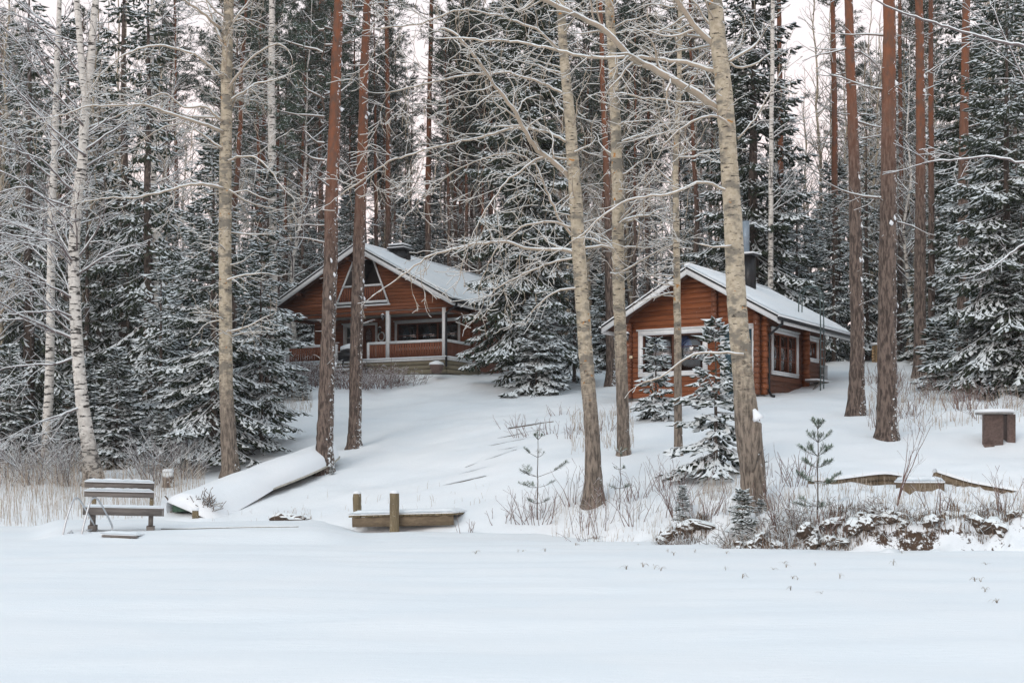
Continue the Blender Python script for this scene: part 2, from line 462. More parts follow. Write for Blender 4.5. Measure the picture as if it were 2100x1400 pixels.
def height(x, y):
    x = np.asarray(x, dtype=float); y = np.asarray(y, dtype=float)
    u = np.clip(CX + F * x / np.maximum(y, 15), -700, 2800)
    iu = (u + 700) / 10; iy = (np.clip(y, 15, 140) - 15) / 0.2
    a = np.clip(np.floor(iu).astype(int), 0, 349); b = np.clip(np.floor(iy).astype(int), 0, 624)
    fa = iu - a; fb = iy - b
    z = (_G[a, b] * (1 - fa) + _G[a + 1, b] * fa) * (1 - fb) + (_G[a, b + 1] * (1 - fa) + _G[a + 1, b + 1] * fa) * fb
    far = np.clip((y - 50) / 20, 0, 1)
    z = z + (vnoise(x * 0.7, y * 0.7) - 0.5) * 0.16 + (vnoise(x * 2.2 + 9, y * 2.7) - 0.5) * 0.06 + (vnoise(x * 5.7, y * 5.1) - 0.5) * 0.018 + far * (vnoise(x * 0.25, y * 0.25) - 0.5) * 0.8
    # rough hummocks along the right bank and where undergrowth stands
    rgh = np.clip((u - 1180) / 150, 0, 1) * np.clip((31.5 - y) / 2, 0, 1) * np.clip((y - 25) / 1, 0, 1)
    z = z + rgh * ((vnoise(x * 2.6, y * 3.1) - 0.5) * 0.42 + (vnoise(x * 6.3, y * 7.3) - 0.5) * 0.20)
    rgh2 = np.clip((u - 1780) / 80, 0, 1) * np.clip((y - 36) / 3, 0, 1) + np.clip((330 - u) / 80, 0, 1) * np.clip((y - 41) / 3, 0, 1)
    z = z + rgh2 * ((vnoise(x * 1.9, y * 1.9) - 0.5) * 0.30 + (vnoise(x * 5.3, y * 5.3) - 0.5) * 0.12)
    z = z + np.where(y > 140, (y - 140) * -0.01, 0)
    return z
def H(x, y): return float(height(np.array([x]), np.array([y]))[0])
def lake_h(x, y):
    x = np.asarray(x, dtype=float); y = np.asarray(y, dtype=float)
    z = (vnoise(x * 0.22 + 3, y * 0.55) - 0.5) * 0.09 + (vnoise(x * 0.45 + y * .3, y * 2.1 + 7) - 0.5) * 0.075 + (vnoise(x * 1.6 + y * .5, y * 4.0) - 0.5) * 0.014
    u = CX + F * x / np.maximum(y, 5)
    m = np.clip((u - 60) / 70, 0, 1) * np.clip((760 - u) / 120, 0, 1) * np.clip((y - 28.8) / 1.6, 0, 1)
    m = m * m * (3 - 2 * m)
    return z + m * 0.22
def gp(px, Y):
    """ground point on the sight line of photo column px at distance Y"""
    x = (px - CX) / F * Y
    return Vector((x, Y, H(x, Y)))

def grid_mesh(xs, ys, fn, keep=None):
    X, Y = np.meshgrid(xs, ys)
    Z = fn(X, Y)
    n, m = len(ys), len(xs)
    i = np.arange(n - 1)[:, None] * m; j = np.arange(m - 1)[None, :]
    q = np.stack([i + j, i + j + 1, i + m + j + 1, i + m + j], -1).reshape(-1, 4)
    mb = MB()
    mb.add(np.stack([X, Y, Z], -1).reshape(-1, 3), q)
    return mb

def ground_material():
    t = NT('snowy_ground')
    c = t.coord('Object')
    nz = t.normal()
    n1 = t.noise(c, 9.0, 5, 0.6); n2 = t.noise(c, 60.0, 2, 0.6)
    h = t.math('ADD', n1, t.math('MULTIPLY', n2, 0.25))
    k = t.math('ADD', nz[2], t.math('MULTIPLY', t.math('SUBTRACT', t.noise(c, 6.5, 5, 0.75), 0.5), 1.5))
    soil = t.ramp(k, 0.60, 0.50)
    z = t.n('ShaderNodeSeparateXYZ', {0: c}).outputs[2]
    soil = t.math('MULTIPLY', soil, t.ramp(z, 1.0, 0.75))
    sc = t.mix(t.noise(c, 9, 4), (0.03, 0.018, 0.012), (0.12, 0.075, 0.05))
    col = t.mix(t.ramp(t.noise(c, 0.5, 3), 0.35, 0.65), (0.83, 0.87, 0.90), (0.86, 0.885, 0.905))
    return t.bsdf(t.mix(soil, col, sc), 0.7, t.bump(h, 0.35, 0.03), spec=0.2)

xs = np.concatenate([np.arange(-130, -26, 2.0), np.arange(-26, 26, 0.22), np.arange(26, 131, 2.0)])
ys = np.concatenate([np.arange(22, 34, 0.13), np.arange(34, 66, 0.24), np.arange(66, 140, 1.2), np.arange(140, 420, 14)])
g = grid_mesh(xs, ys, height).obj('ground', ground_material(), smooth=True); g['kind'] = 'structure'
xs = np.concatenate([np.arange(-130, -20, 4.0), np.arange(-20, 20, 0.25), np.arange(20, 131, 4.0)])
ys = np.concatenate([np.arange(-40, 4, 4.0), np.arange(4, 46, 0.25)])
g = grid_mesh(xs, ys, lake_h).obj('frozen_lake', snow_mat('lake_snow', 0.5, True), smooth=True); g['kind'] = 'structure'

# ------------------------------------------------------------------ cabins
def local_frame(px, py, Y, yaw_deg):
    p = ray(px, py, Y)
    return p, -math.radians(yaw_deg)

def window_part(parent, u0, u1, z0, z1, face, off, cols, rows, curtain=None, frame=0.14, name='window', sash=M_WHITE, cap=True, glassback=0.25, lower_curtain=None):
    """window in a wall; face 'v' = wall facing -v at depth off, face 'u' = wall facing +u at off"""
    def bx(mb, a0, a1, d0, d1, c0, c1):            # a along the wall, d outwards, c up
        if face == 'v': mb.box(a0, a1, off - d1, off - d0, c0, c1)
        else: mb.box(off + d0, off + d1, a0, a1, c0, c1)
    fm = MB()
    bx(fm, u0, u0 + frame, -0.02, 0.05, z0 + frame * .8, z1 - frame)
    bx(fm, u1 - frame, u1, -0.02, 0.05, z0 + frame * .8, z1 - frame)
    bx(fm, u0, u1, -0.02, 0.053, z1 - frame, z1)
    if cap: bx(fm, u0 - 0.06, u1 + 0.06, -0.02, 0.085, z1, z1 + 0.05)
    bx(fm, u0, u1, -0.02, 0.053, z0, z0 + frame * .8)
    w = fm.obj(name, M_WHITE, parent)
    i0, i1, j0, j1 = u0 + frame, u1 - frame, z0 + frame * .8, z1 - frame
    s = MB(); bw = 0.035
    bx(s, i0, i0 + .05, -0.06, 0.0, j0, j1); bx(s, i1 - .05, i1, -0.06, 0.0, j0, j1)
    bx(s, i0 + .05, i1 - .05, -0.06, 0.0, j0, j0 + .05); bx(s, i0 + .05, i1 - .05, -0.06, 0.0, j1 - .05, j1)
    for k in range(1, cols):
        x = i0 + (i1 - i0) * k / cols
        bx(s, x - bw, x + bw, -0.055, 0.004, j0 + .05, j1 - .05)
    for k in range(1, rows):
        x = j0 + (j1 - j0) * k / rows
        for c in range(cols):
            a = i0 + (i1 - i0) * c / cols + .05; b = i0 + (i1 - i0) * (c + 1) / cols - .05
            bx(s, a, b, -0.045, -0.02, x - 0.012, x + 0.012)
    s.obj('sash', sash, w)
    for c in range(cols):
        a = i0 + (i1 - i0) * c / cols + .01; b = i0 + (i1 - i0) * (c + 1) / cols - .01
        p = MB(); bx(p, a, b, -0.044, -0.038, j0 + .01, j1 - .01); p.obj('pane', M_GLASS, w)
    if curtain:
        mat, frac = curtain
        n = 40; m = MB()
        aa = np.linspace(i0 + .02, i1 - .02, n); dd = 0.14 + 0.025 * np.sin(np.arange(n) * 1.7)
        zt, zb = j1 - .02, j1 - (j1 - j0) * frac
        v = []
        for a, d in zip(aa, dd):
            for z in (zb, zt): v.append((a, off + d, z) if face == 'v' else (off - d, a, z))
        for a, d in zip(aa, dd):
            for z in (zb, zt): v.append((a, off + d + .01, z) if face == 'v' else (off - d - .01, a, z))
        q = [(2*i, 2*i+2, 2*i+3, 2*i+1) for i in range(n-1)] + [(2*n+2*i, 2*n+2*i+1, 2*n+2*i+3, 2*n+2*i+2) for i in range(n-1)]
        m.add(v, q); m.obj('curtain', mat, w, smooth=True)
    # a dim room surface behind the glass
    m = MB(); bx(m, i0 - .1, i1 + .1, -0.75, -0.70, j0 - .1, j1 + .1); m.obj('room_backing', M_DARKIN, w)
    sn = MB(); bx(sn, u0 + .01, u1 - .01, 0.0, 0.075, z0 + frame * .8, z0 + frame * .8 + 0.03); sn.obj('sill_snow', M_SNOW, w)
    return w

def log_wall(parent, axis, a0, a1, off, z0, z1, openings, th=0.16, course=0.18, top=None, mat=None, stub=0.0, skip=0):
    """courses of planed logs; axis 'x' along u at v=off..off+th, 'y' along v at u=off-th..off"""
    z = z0; k = 0
    while z < z1 - 0.02:
        zt = min(z + course, z1)
        A0, A1 = a0, a1
        if top is not None:
            A0 = max(a0, top(zt)[0]); A1 = min(a1, top(zt)[1])
            if A1 - A0 < 0.2: break
        iv = [(A0, A1)]
        for (o0, o1, p0, p1) in openings:
            if p0 < zt - 0.03 and p1 > z + 0.03:
                nv = []
                for (s, e_) in iv:
                    if o1 <= s or o0 >= e_: nv.append((s, e_)); continue
                    if o0 > s: nv.append((s, o0))
                    if o1 < e_: nv.append((o1, e_))
                iv = nv
        for (s, e_) in iv:
            if e_ - s < 0.06: continue
            m = MB(); j = ((k * 7) % 5 - 2) * 0.0015
            if top is not None and zt > 2.45:       # ends sawn along the rafters
                zb_, zt_ = z + .006, zt - .006
                l0, l1 = (max(a0, top(zb_ + .1)[0]) if s == A0 else s), (max(a0, top(zt_ + .1)[0]) if s == A0 else s)
                r0_, r1_ = (min(a1, top(zb_ + .1)[1]) if e_ == A1 else e_), (min(a1, top(zt_ + .1)[1]) if e_ == A1 else e_)
                if s == A0: l0, l1 = max(a0, top(zb_)[0]), max(a0, top(zt_)[0])
                if e_ == A1: r0_, r1_ = min(a1, top(zb_)[1]), min(a1, top(zt_)[1])
                if r1_ < l1: l1 = r1_ = (l1 + r1_) / 2
                m.hexa([(l0, off + j, zb_), (r0_, off + j, zb_), (r0_, off + th, zb_), (l0, off + th, zb_), (l1, off + j, zt_), (r1_, off + j, zt_), (r1_, off + th, zt_), (l1, off + th, zt_)])
                m.obj('log', mat or M_WOOD, parent); continue
            if axis == 'x': m.cbox(s, e_, off + j, off + th, z + .004, zt - .004, 0.011)
            else: m.cbox(off - th, off - j, s, e_, z + .004, zt - .004, 0.011)
            m.obj('log', mat or (M_WOOD if axis == 'x' else M_WOOD_Y), parent)
        z = zt; k += 1

def lantern(parent, loc):
    m = MB(); x, y, z = loc
    m.beam((x, y + .1, z + .05), (x, y - .02, z + .12), .02, .02)
    m.tube([(x, y, z + .1), (x, y, z + .16)], [.10, .01], 8)
    l = m.obj('wall_lantern', M_BLACK, parent)
    g_ = MB(); g_.tube([(x, y, z - .1), (x, y, z + .1)], [.045, .075], 6); g_.obj('lantern_glass', M_GLASS, l)
    b = MB(); b.tube([(x, y, z - .13), (x, y, z - .1)], [.03, .05], 6)
    for a in range(6):
        an = a * math.pi / 3
        b.beam((x + .045 * math.cos(an), y + .045 * math.sin(an), z - .1), (x + .076 * math.cos(an), y + .076 * math.sin(an), z + .1), .012, .012)
    b.obj('lantern_cage', M_BLACK, l)
    s = MB(); s.tube([(x, y, z + .125), (x, y, z + .2)], [.095, .02], 8); s.obj('snow_cap', M_SNOW, l)

def snow_sheet(pts4, thick, parent, nu=30, nv=20, seed=1, name='roof_snow', amp=0.02):
    """snow blanket over a flat quad (a,b,c,d corners, a-b along the eave), rounded at its rim"""
    rs = np.random.RandomState(seed)
    a, b, c, d = [np.array(p, float) for p in pts4]
    U, V = np.meshgrid(np.linspace(0, 1, nu), np.linspace(0, 1, nv))
    P = (a * (1 - U)[..., None] + b * U[..., None]) * (1 - V)[..., None] + (d * (1 - U)[..., None] + c * U[..., None]) * V[..., None]
    e_ = np.minimum(np.minimum(U, 1 - U) * nu, np.minimum(V, 1 - V) * nv)
    t = thick * np.clip(0.25 + e_ * 0.5, 0, 1) + (rs.rand(nv, nu) - .5) * amp
    t[e_ <= 0] = 0.35 * thick
    T = P.copy(); T[..., 2] += t
    n = nu * nv; mb = MB()
    B = P.copy(); B[..., 2] += 0.004
    i = np.arange(nv - 1)[:, None] * nu; j = np.arange(nu - 1)[None, :]
    q = np.stack([i + j, i + j + 1, i + nu + j + 1, i + nu + j], -1).reshape(-1, 4)
    ring = [(0, k) for k in range(nu)] + [(k, nu - 1) for k in range(1, nv)] + [(nv - 1, k) for k in range(nu - 2, -1, -1)] + [(k, 0) for k in range(nv - 2, 0, -1)]
    rr = [r_[0] * nu + r_[1] for r_ in ring]
    side = [(rr[(k + 1) % len(rr)] + n, rr[k] + n, rr[k], rr[(k + 1) % len(rr)]) for k in range(len(rr))]
    mb.add(np.concatenate([T.reshape(-1, 3), B.reshape(-1, 3)]), np.concatenate([q, np.array(side), q[:, ::-1] + n]))
    return mb.obj(name, M_SNOW, parent, smooth=True)

# ---- the sauna cabin on the right
loc, rz = local_frame(1560, 815, 46, 32)
SAUNA_FRAME = (loc.copy(), rz)
cabin = empty('log_cabin', loc, rz)
tag(cabin, 'smaller reddish brown log cabin on the right with blue curtained front window and black chimney', 'cabin')
APX, APZ, SL = -2.42, 4.38, 0.56          # ridge position, roof underside height, slope
rooftop = lambda z: (APX - (APZ - 0.012 - z) / SL, APX + (APZ - 0.012 - z) / SL)
log_wall(cabin, 'x', -5.0, -0.17, 0.0, 0.1, 4.3, [(-4.56, -1.95, .86, 2.45), (-1.42, -0.17, .1, 2.45)], top=rooftop)
log_wall(cabin, 'y', 0.17, 6.5, 0.0, 0.1, 2.95, [(1.0, 3.5, .86, 2.4), (4.4, 5.62, 1.55, 2.4)])
log_wall(cabin, 'y', 0.17, 6.5, -4.84, 0.1, 2.9, [])
log_wall(cabin, 'x', -5.0, -0.17, 6.34, 0.1, 4.3, [], top=rooftop)
# log ends crossing at the corners and where the partition meets the walls
def log_ends(parent, axis, pos, zt, z0=0.1, step=0.18, ext=0.24):
    z = z0; k = 0
    while z < zt - 0.05:
        m = MB(); t_ = min(z + step, zt) - .005
        e_ = ext + 0.012 * ((k * 5) % 3 - 1)
        if axis == 'f': m.box(pos - 0.085, pos + 0.085, -e_, -0.004, z + .002, t_ + .002)
        else: m.box(0.004, e_, pos - 0.085, pos + 0.085, z + .002, t_ + .002)
        m.obj('log_end', M_WOOD_Y if axis == 'f' else M_WOOD, parent)
        z += step; k += 1
log_ends(cabin, 'f', -4.9, 2.75); log_ends(cabin, 'f', -0.08, 2.85)
log_ends(cabin, 'f', -1.62, 3.75, z0=2.6)
log_ends(cabin, 's', 4.08, 2.75); log_ends(cabin, 's', 0.10, 2.8, ext=0.2)
m = MB(); m.box(-5.0, 0.0, 0.02, 6.48, -0.5, 0.098); m.obj('foundation', M_CONC, cabin)
window_part(cabin, -4.58, -1.93, .84, 2.47, 'v', 0.0, 2, 3, (M_CURTB, 0.36), frame=0.17, sash=M_WOOD_DK)
window_part(cabin, 0.95, 3.53, .84, 2.43, 'u', 0.0, 3, 3, (M_CURTG, 0.3), frame=0.13, sash=M_WOOD_V)
window_part(cabin, 4.38, 5.65, 1.53, 2.42, 'u', 0.0, 1, 1, None, frame=0.13, sash=M_WOOD_V)
m = MB()
for a, b in ((-1.45, -1.30), (-0.30, -0.19)): m.box(a, b, -0.05, 0.02, 0.1, 2.33)
m.box(-1.45, -0.19, -0.053, 0.02, 2.33, 2.46); m.box(-1.50, -0.15, -0.085, 0.02, 2.46, 2.51)
dr = m.obj('door', M_WHITE, cabin)
for i in range(4):
    m = MB(); m.box(-1.30 + i * .25 + .004, -1.05 + i * .25 - .004, 0.0, 0.045, 0.1, 2.33); m.obj('door_board', M_TEAL, dr)
m = MB(); m.tube([(-1.2, -.01, 1.1), (-1.2, -.06, 1.1), (-1.1, -.06, 1.1)], .012, 6); m.obj('handle', M_STEEL, dr)
lantern(cabin, (-4.86, -0.34, 2.25)); lantern(cabin, (-1.68, -0.12, 2.25))
m = MB(); m.box(-4.82, -4.70, -0.27, -0.25, 1.5, 1.6); m.obj('number_plate', plain('cream_plate', (.6, .5, .35)), cabin)
# roof
F0, B0 = -0.65, 6.95
EL, ER = -5.72, 0.86
zr = lambda u: APZ - abs(u - APX) * SL
rf = empty('roof'); rf.parent = cabin
for s, ue in ((-1, EL), (1, ER)):
    m = MB(); z1, z0_ = APZ, zr(ue)
    m.hexa([(ue, F0+.03, z0_), (APX, F0+.03, z1), (APX, B0, z1), (ue, B0, z0_), (ue, F0+.03, z0_+.06), (APX, F0+.03, z1+.06), (APX, B0, z1+.06), (ue, B0, z0_+.06)])
    m.obj('roof_deck', M_WOOD_DK, rf)
    for fv in (F0, B0):
        m = MB(); m.hexa([(ue, fv-.02, z0_-.13), (APX, fv-.02, z1-.13), (APX, fv+.025, z1-.13), (ue, fv+.025, z0_-.13),
                          (ue, fv-.02, z0_+.06), (APX, fv-.02, z1+.06), (APX, fv+.025, z1+.06), (ue, fv+.025, z0_+.06)])
        m.obj('bargeboard', M_WHITE, rf)
        m = MB(); m.hexa([(ue, fv-.035, z0_+.063), (APX, fv-.035, z1+.063), (APX, fv+.06, z1+.063), (ue, fv+.06, z0_+.063),
                          (ue, fv-.035, z0_+.12), (APX, fv-.035, z1+.12), (APX, fv+.06, z1+.12), (ue, fv+.06, z0_+.12)])
        m.obj('verge_flashing', M_BLACK, rf)
    snow_sheet([(ue, F0-.02, z0_+.125), (ue, B0, z0_+.125), (APX + 0, B0, z1+.125), (APX, F0-.02, z1+.125)] if s > 0 else
               [(ue, B0, z0_+.125), (ue, F0-.02, z0_+.125), (APX, F0-.02, z1+.125), (APX, B0, z1+.125)], 0.15, rf, 44, 22, seed=3, amp=.035)
m = MB(); m.tube([(APX, F0-.02, APZ+.2), (APX, B0, APZ+.2)], .09, 10); m.obj('ridge_snow', M_SNOW, rf, smooth=True)
for ue in (EL, ER):                       # eaves board, gutter
    s = 1 if ue == ER else -1
    m = MB(); m.box(min(ue, ue - s*.03), max(ue, ue - s*.03), F0+.03, B0-.03, zr(ue)-.14, zr(ue)-.005); m.obj('eaves_board', M_WHITE, rf)
    m = MB(); m.tube([(ue+s*.06, F0-.05, zr(ue)+.02), (ue+s*.06, B0+.05, zr(ue)+.0)], .065, 8); m.obj('gutter', M_BLACK, rf)
    m = MB(); m.tube([(ue+s*.06, F0-.04, zr(ue)+.075), (ue+s*.06, B0+.04, zr(ue)+.055)], .05, 8); m.obj('gutter_snow', M_SNOW, rf, smooth=True)
m = MB(); m.tube([(ER+.06, F0+.25, zr(ER)-.02), (ER+.06, F0+.25, zr(ER)-.14), (0.22, 0.22, 2.12), (0.20, 0.25, 1.95), (0.20, 0.25, 0.22), (0.34, 0.1, 0.06), (0.5, -0.05, 0.03)], .045, 8)
m.obj('downpipe', M_BLACK, cabin)
# chimney
ch = MB(); ch.box(-1.82, -1.42, 2.75, 3.13, 3.6, 5.28); c_ = ch.obj('chimney', M_BLACK, rf)
m = MB(); m.box(-1.92, -1.32, 2.65, 3.23, 5.28, 5.33); m.obj('chimney_cap', M_BLACK, c_)
m = MB(); m.box(-1.90, -1.34, 2.67, 3.21, 5.333, 5.40); m.obj('snow_cap', M_SNOW, c_)
m = MB(); m.tube([(-1.74, 2.95, 5.33), (-1.74, 2.95, 6.55)], .13, 14); m.tube([(-1.74, 2.95, 5.95), (-1.74, 2.95, 6.0)], .138, 14); m.obj('flue_pipe', M_PIPE, c_)
# roof ladder with its two hoops, and the wall ladder below
ld = MB(); LV = (2.96, 3.30)
zz0 = zr(ER)
for v in LV:
    hoop = [(0.24, v, zr(0.24) + .05), (0.25, v, 3.4)]
    for a in np.linspace(.15, math.pi - .15, 9):
        hoop.append((0.64 - 0.39 * math.cos(a), v, 3.62 + 0.42 * math.sin(a)))
    ld.tube(hoop + [(1.04, v, 3.3), (1.05, v, 2.4), (1.05, v, 1.2), (1.04, v, 0.0)], .022, 6)
lo = ld.obj('roof_ladder', plain('dark_green_metal', (.08, .11, .11), .5, .3), cabin)
for k in range(8):
    m = MB(); z = 0.3 + k * 0.3; m.tube([(1.05, LV[0], z), (1.05, LV[1], z)], .016, 6); m.obj('rung', M_STEEL, lo)
m = MB(); m.box(0.10, 0.26, 5.75, 6.0, 0.95, 1.45); m.obj('meter_box', plain('grey_box', (.45, .47, .48)), cabin)
bn = MB(); bn.box(0.25, 0.7, 3.6, 5.4, 0.72, 0.76)
tb = bn.obj('wall_table', M_GREYW, None, loc=loc, rot=(0, 0, rz)); tag(tb, 'narrow grey board table with a slanting brace against the side wall of the small cabin', 'table')
m = MB(); m.beam((0.66, 4.0, .71), (0.66, 2.4, 0.0), .05, .05); m.obj('brace', M_GREYW, tb)
m = MB(); m.beam((0.5, 5.2, .71), (0.5, 5.2, -.1), .06, .06, up=(1, 0, 0)); m.obj('leg', M_GREYW, tb)
m = MB(); m.box(0.25, 0.7, 3.6, 5.4, 0.764, 0.82); m.obj('snow', M_SNOW, tb)

# ---- the main cabin
loc, rz = local_frame(912, 752, 60, 26)
main = empty('log_house', loc, rz)
tag(main, 'larger brown log house on the slope with a triangular gable balcony over its veranda', 'house')
APX, APZ, SL = -4.25, 5.48, 0.545
zr = lambda u: APZ - abs(u - APX) * SL
EL, ER, F0, B0 = -8.75, 0.72, -0.65, 12.1
FL = 0.45                                  # veranda floor
# gable wall above the veranda with its triangular opening
TRI = [(-5.68, 2.92), (-2.84, 2.92), (-3.68, 5.0), (-4.70, 5.0)]
def tri_at(z):
    t = (z - 2.92) / (5.0 - 2.92)
    return (-5.68 + t * 0.98, -2.84 - t * 0.84) if 0 <= t <= 1 else (0, 0)
z = 2.62
while z < 5.4:
    zt = z + 0.16; zm = z + .08
    lim = lambda zz_: (max(APX - (APZ - .012 - zz_) / SL, -8.6), min(APX + (APZ - .012 - zz_) / SL, 0.45))
    zb_, zt_ = z + .005, zt - .005
    iv = [(lim(zb_)[0], lim(zb_)[1], lim(zt_)[0], lim(zt_)[1])]
    if 2.92 < zm < 5.0:
        c0, c1 = max(2.921, min(4.999, zb_)), max(2.921, min(4.999, zt_))
        iv = [(lim(zb_)[0], tri_at(c0)[0], lim(zt_)[0], tri_at(c1)[0]), (tri_at(c0)[1], lim(zb_)[1], tri_at(c1)[1], lim(zt_)[1])]
    for s_, e_, s2_, e2_ in iv:
        if e_ - s_ < .08: continue
        if e2_ < s2_: s2_ = e2_ = (s2_ + e2_) / 2
        m = MB(); m.hexa([(s_, 0, zb_), (e_, 0, zb_), (e_, .05, zb_), (s_, .05, zb_), (s2_, 0, zt_), (e2_, 0, zt_), (e2_, .05, zt_), (s2_, .05, zt_)]); m.obj('gable_board', M_WOOD_M, main)
    z = zt
bal = empty('balcony'); bal.parent = main
def bar(p, q, w=.1, mat=M_WHITE, name='balcony_trim', v=-.03, par=bal):
    m = MB(); m.beam((p[0], v, p[1]), (q[0], v, q[1]), w * .9, w, up=(0, 0, 1) if abs(p[0]-q[0]) > abs(p[1]-q[1]) else (1, 0, 0)); return m.obj(name, mat, par)
bar(TRI[0], TRI[3], .07); bar(TRI[1], TRI[2], .07, v=-.032); bar((-5.75, 2.90), (-2.77, 2.90), .07, v=-.034); bar((-5.6, 3.05), (-2.92, 3.05), .10, v=-.028); bar((-5.3, 3.80), (-3.22, 3.80), .09, v=-.036); bar((-4.72, 5.0), (-3.66, 5.0), .06, v=-.038)
for k in range(20):
    u = -5.42 + k * 0.121
    z0_, z1_ = 3.1, 3.76
    l0, r0_ = tri_at(3.1)[0], tri_at(3.1)[1]
    ztop = z1_ if (tri_at(z1_)[0] < u - .05 and tri_at(z1_)[1] > u + .05) else 3.1 + max(0.1, min((u - l0) / .47, (r0_ - u) / .40) * 1.0)
    ztop = min(ztop, z1_)
    m = MB(); m.box(u - .045, u + .045, -.02, .005, z0_, ztop); m.obj('slat', M_WOOD_V, bal)
m = MB(); m.box(-6.2, -2.3, .06, 1.7, 2.64, 2.70); m.box(-5.2, -3.3, 1.7, 1.78, 2.7, 5.0)
m.obj('balcony_floor', M_WOOD_DK, bal)
m = MB(); m.hexa([(-6.3, .06, 2.7), (-6.2, .06, 2.7), (-6.2, 1.8, 2.7), (-6.3, 1.8, 2.7), (-4.6, .06, 5.2), (-4.5, .06, 5.2), (-4.5, 1.8, 5.2), (-4.6, 1.8, 5.2)])
m.hexa([(-2.3, .06, 2.7), (-2.2, .06, 2.7), (-2.2, 1.8, 2.7), (-2.3, 1.8, 2.7), (-4.0, .06, 5.2), (-3.9, .06, 5.2), (-3.9, 1.8, 5.2), (-4.0, 1.8, 5.2)])
m.obj('balcony_lining', wood_mat('balcony_lining', (.10, .09, .085), (.17, .15, .145), (3, .5, 3)), bal)
m = MB(); m.box(-5.2, -3.3, 1.64, 1.69, 2.75, 5.0); m.obj('balcony_back_wall', wood_mat('balcony_back', (.10, .085, .08), (.15, .13, .12), (3, 3, .5)), bal)
# veranda ceiling boards, beam, floor
for k in range(16):
    m = MB(); m.box(-8.45, -0.02, 0.06 + k * .14 + .003, .06 + (k + 1) * .14 - .003, 2.60, 2.635); m.obj('ceiling_board', M_CEIL, main)
m = MB(); m.box(-8.55, 0.1, 0.06, 0.2, 2.45, 2.6); m.obj('beam', M_WOOD_M, main)
m = MB(); m.box(-8.55, -8.42, 0.2, 2.3, 2.45, 2.6); m.obj('beam', M_WOOD_Y, main)
m = MB(); m.box(-0.03, 0.1, 0.2, 2.3, 2.45, 2.6); m.obj('beam', M_WOOD_Y, main)
for k in range(14):
    m = MB(); m.box(-8.45, 0.05, 0.02 + k * .165, .02 + (k + 1) * .165 - .008, FL - .04, FL); m.obj('floor_board', M_STEPW, main)
# side and back walls
log_wall(main, 'x', -8.42, 0.0, 2.3, 0.1, 2.6, [(-6.75, -6.0, 1.2, 2.35), (-5.8, -4.88, .1, 2.35), (-3.9, -0.48, 1.05, 2.35)], mat=M_WOOD_M)
log_wall(main, 'y', 2.46, 11.6, 0.1, 0.0, 2.95, [])
log_wall(main, 'y', 2.46, 11.6, -8.3, 0.0, 2.9, [])
m = MB(); m.box(-8.45, .08, 11.5, 11.6, 0, 2.9); m.add([(-8.4, 11.5, 2.9), (0, 11.5, 2.9), (APX, 11.5, APZ - .1)], t=[(0, 1, 2)]); m.obj('rear_wall', M_WOOD, main)
m = MB(); m.box(-8.4, .05, 2.4, 11.5, -.8, .0); m.box(-8.3, 0.0, .3, 2.4, -.8, .1); m.obj('foundation', M_CONC, main)
window_part(main, -3.9, -0.46, 1.03, 2.37, 'v', 2.3, 3, 2, (M_CURTG, 0.42), frame=0.10, sash=M_WOOD_V)
window_part(main, -6.75, -5.98, 1.15, 2.37, 'v', 2.3, 1, 2, (M_CURTG, 0.5), frame=0.10, sash=M_WHITE)
m = MB()
m.box(-5.82, -5.72, 2.25, 2.32, FL, 2.28); m.box(-4.97, -4.87, 2.25, 2.32, FL, 2.28); m.box(-5.82, -4.87, 2.247, 2.32, 2.28, 2.38)
dr = m.obj('door', M_WHITE, main)
m = MB(); m.box(-5.72, -4.97, 2.29, 2.34, FL, 2.28); m.obj('door_leaf', M_WOOD_V, dr)
m = MB(); th = np.linspace(0, 2 * math.pi, 17)[:-1]
m.add([(-5.34 + .17 * math.cos(a), 2.282, 1.75 + .38 * math.sin(a)) for a in th] + [(-5.34, 2.282, 1.75)], t=[(i, (i + 1) % 16, 16) for i in range(16)]); m.obj('oval_pane', M_GLASS, dr)
m = MB(); m.tube([(-5.34 + .18 * math.cos(a), 2.28, 1.75 + .39 * math.sin(a)) for a in np.linspace(0, 2 * math.pi, 17)], .02, 6); m.obj('oval_trim', M_WOOD_DK, dr)
lantern(main, (-3.15, -0.05, 2.3)); lantern(main, (-4.65, 2.15, 2.0))
w = MB(); w.tube([(-4.62 + .17 * math.cos(a), 2.24, 1.72 + .2 * math.sin(a)) for a in np.linspace(0, 2 * math.pi, 17)], .035, 6)
w = w.obj('wreath', M_SNOWCLUMP, None, loc=loc, rot=(0, 0, rz)); tag(w, 'pale round wreath hanging on the veranda wall beside the door', 'wreath')
for u in (-8.38, -2.95, -0.06):
    m = MB(); m.box(u - .085, u + .085, 0.02, .19, FL - .12 if u > -1 else FL, 2.62); p = m.obj('veranda_post', M_WHITE, main)
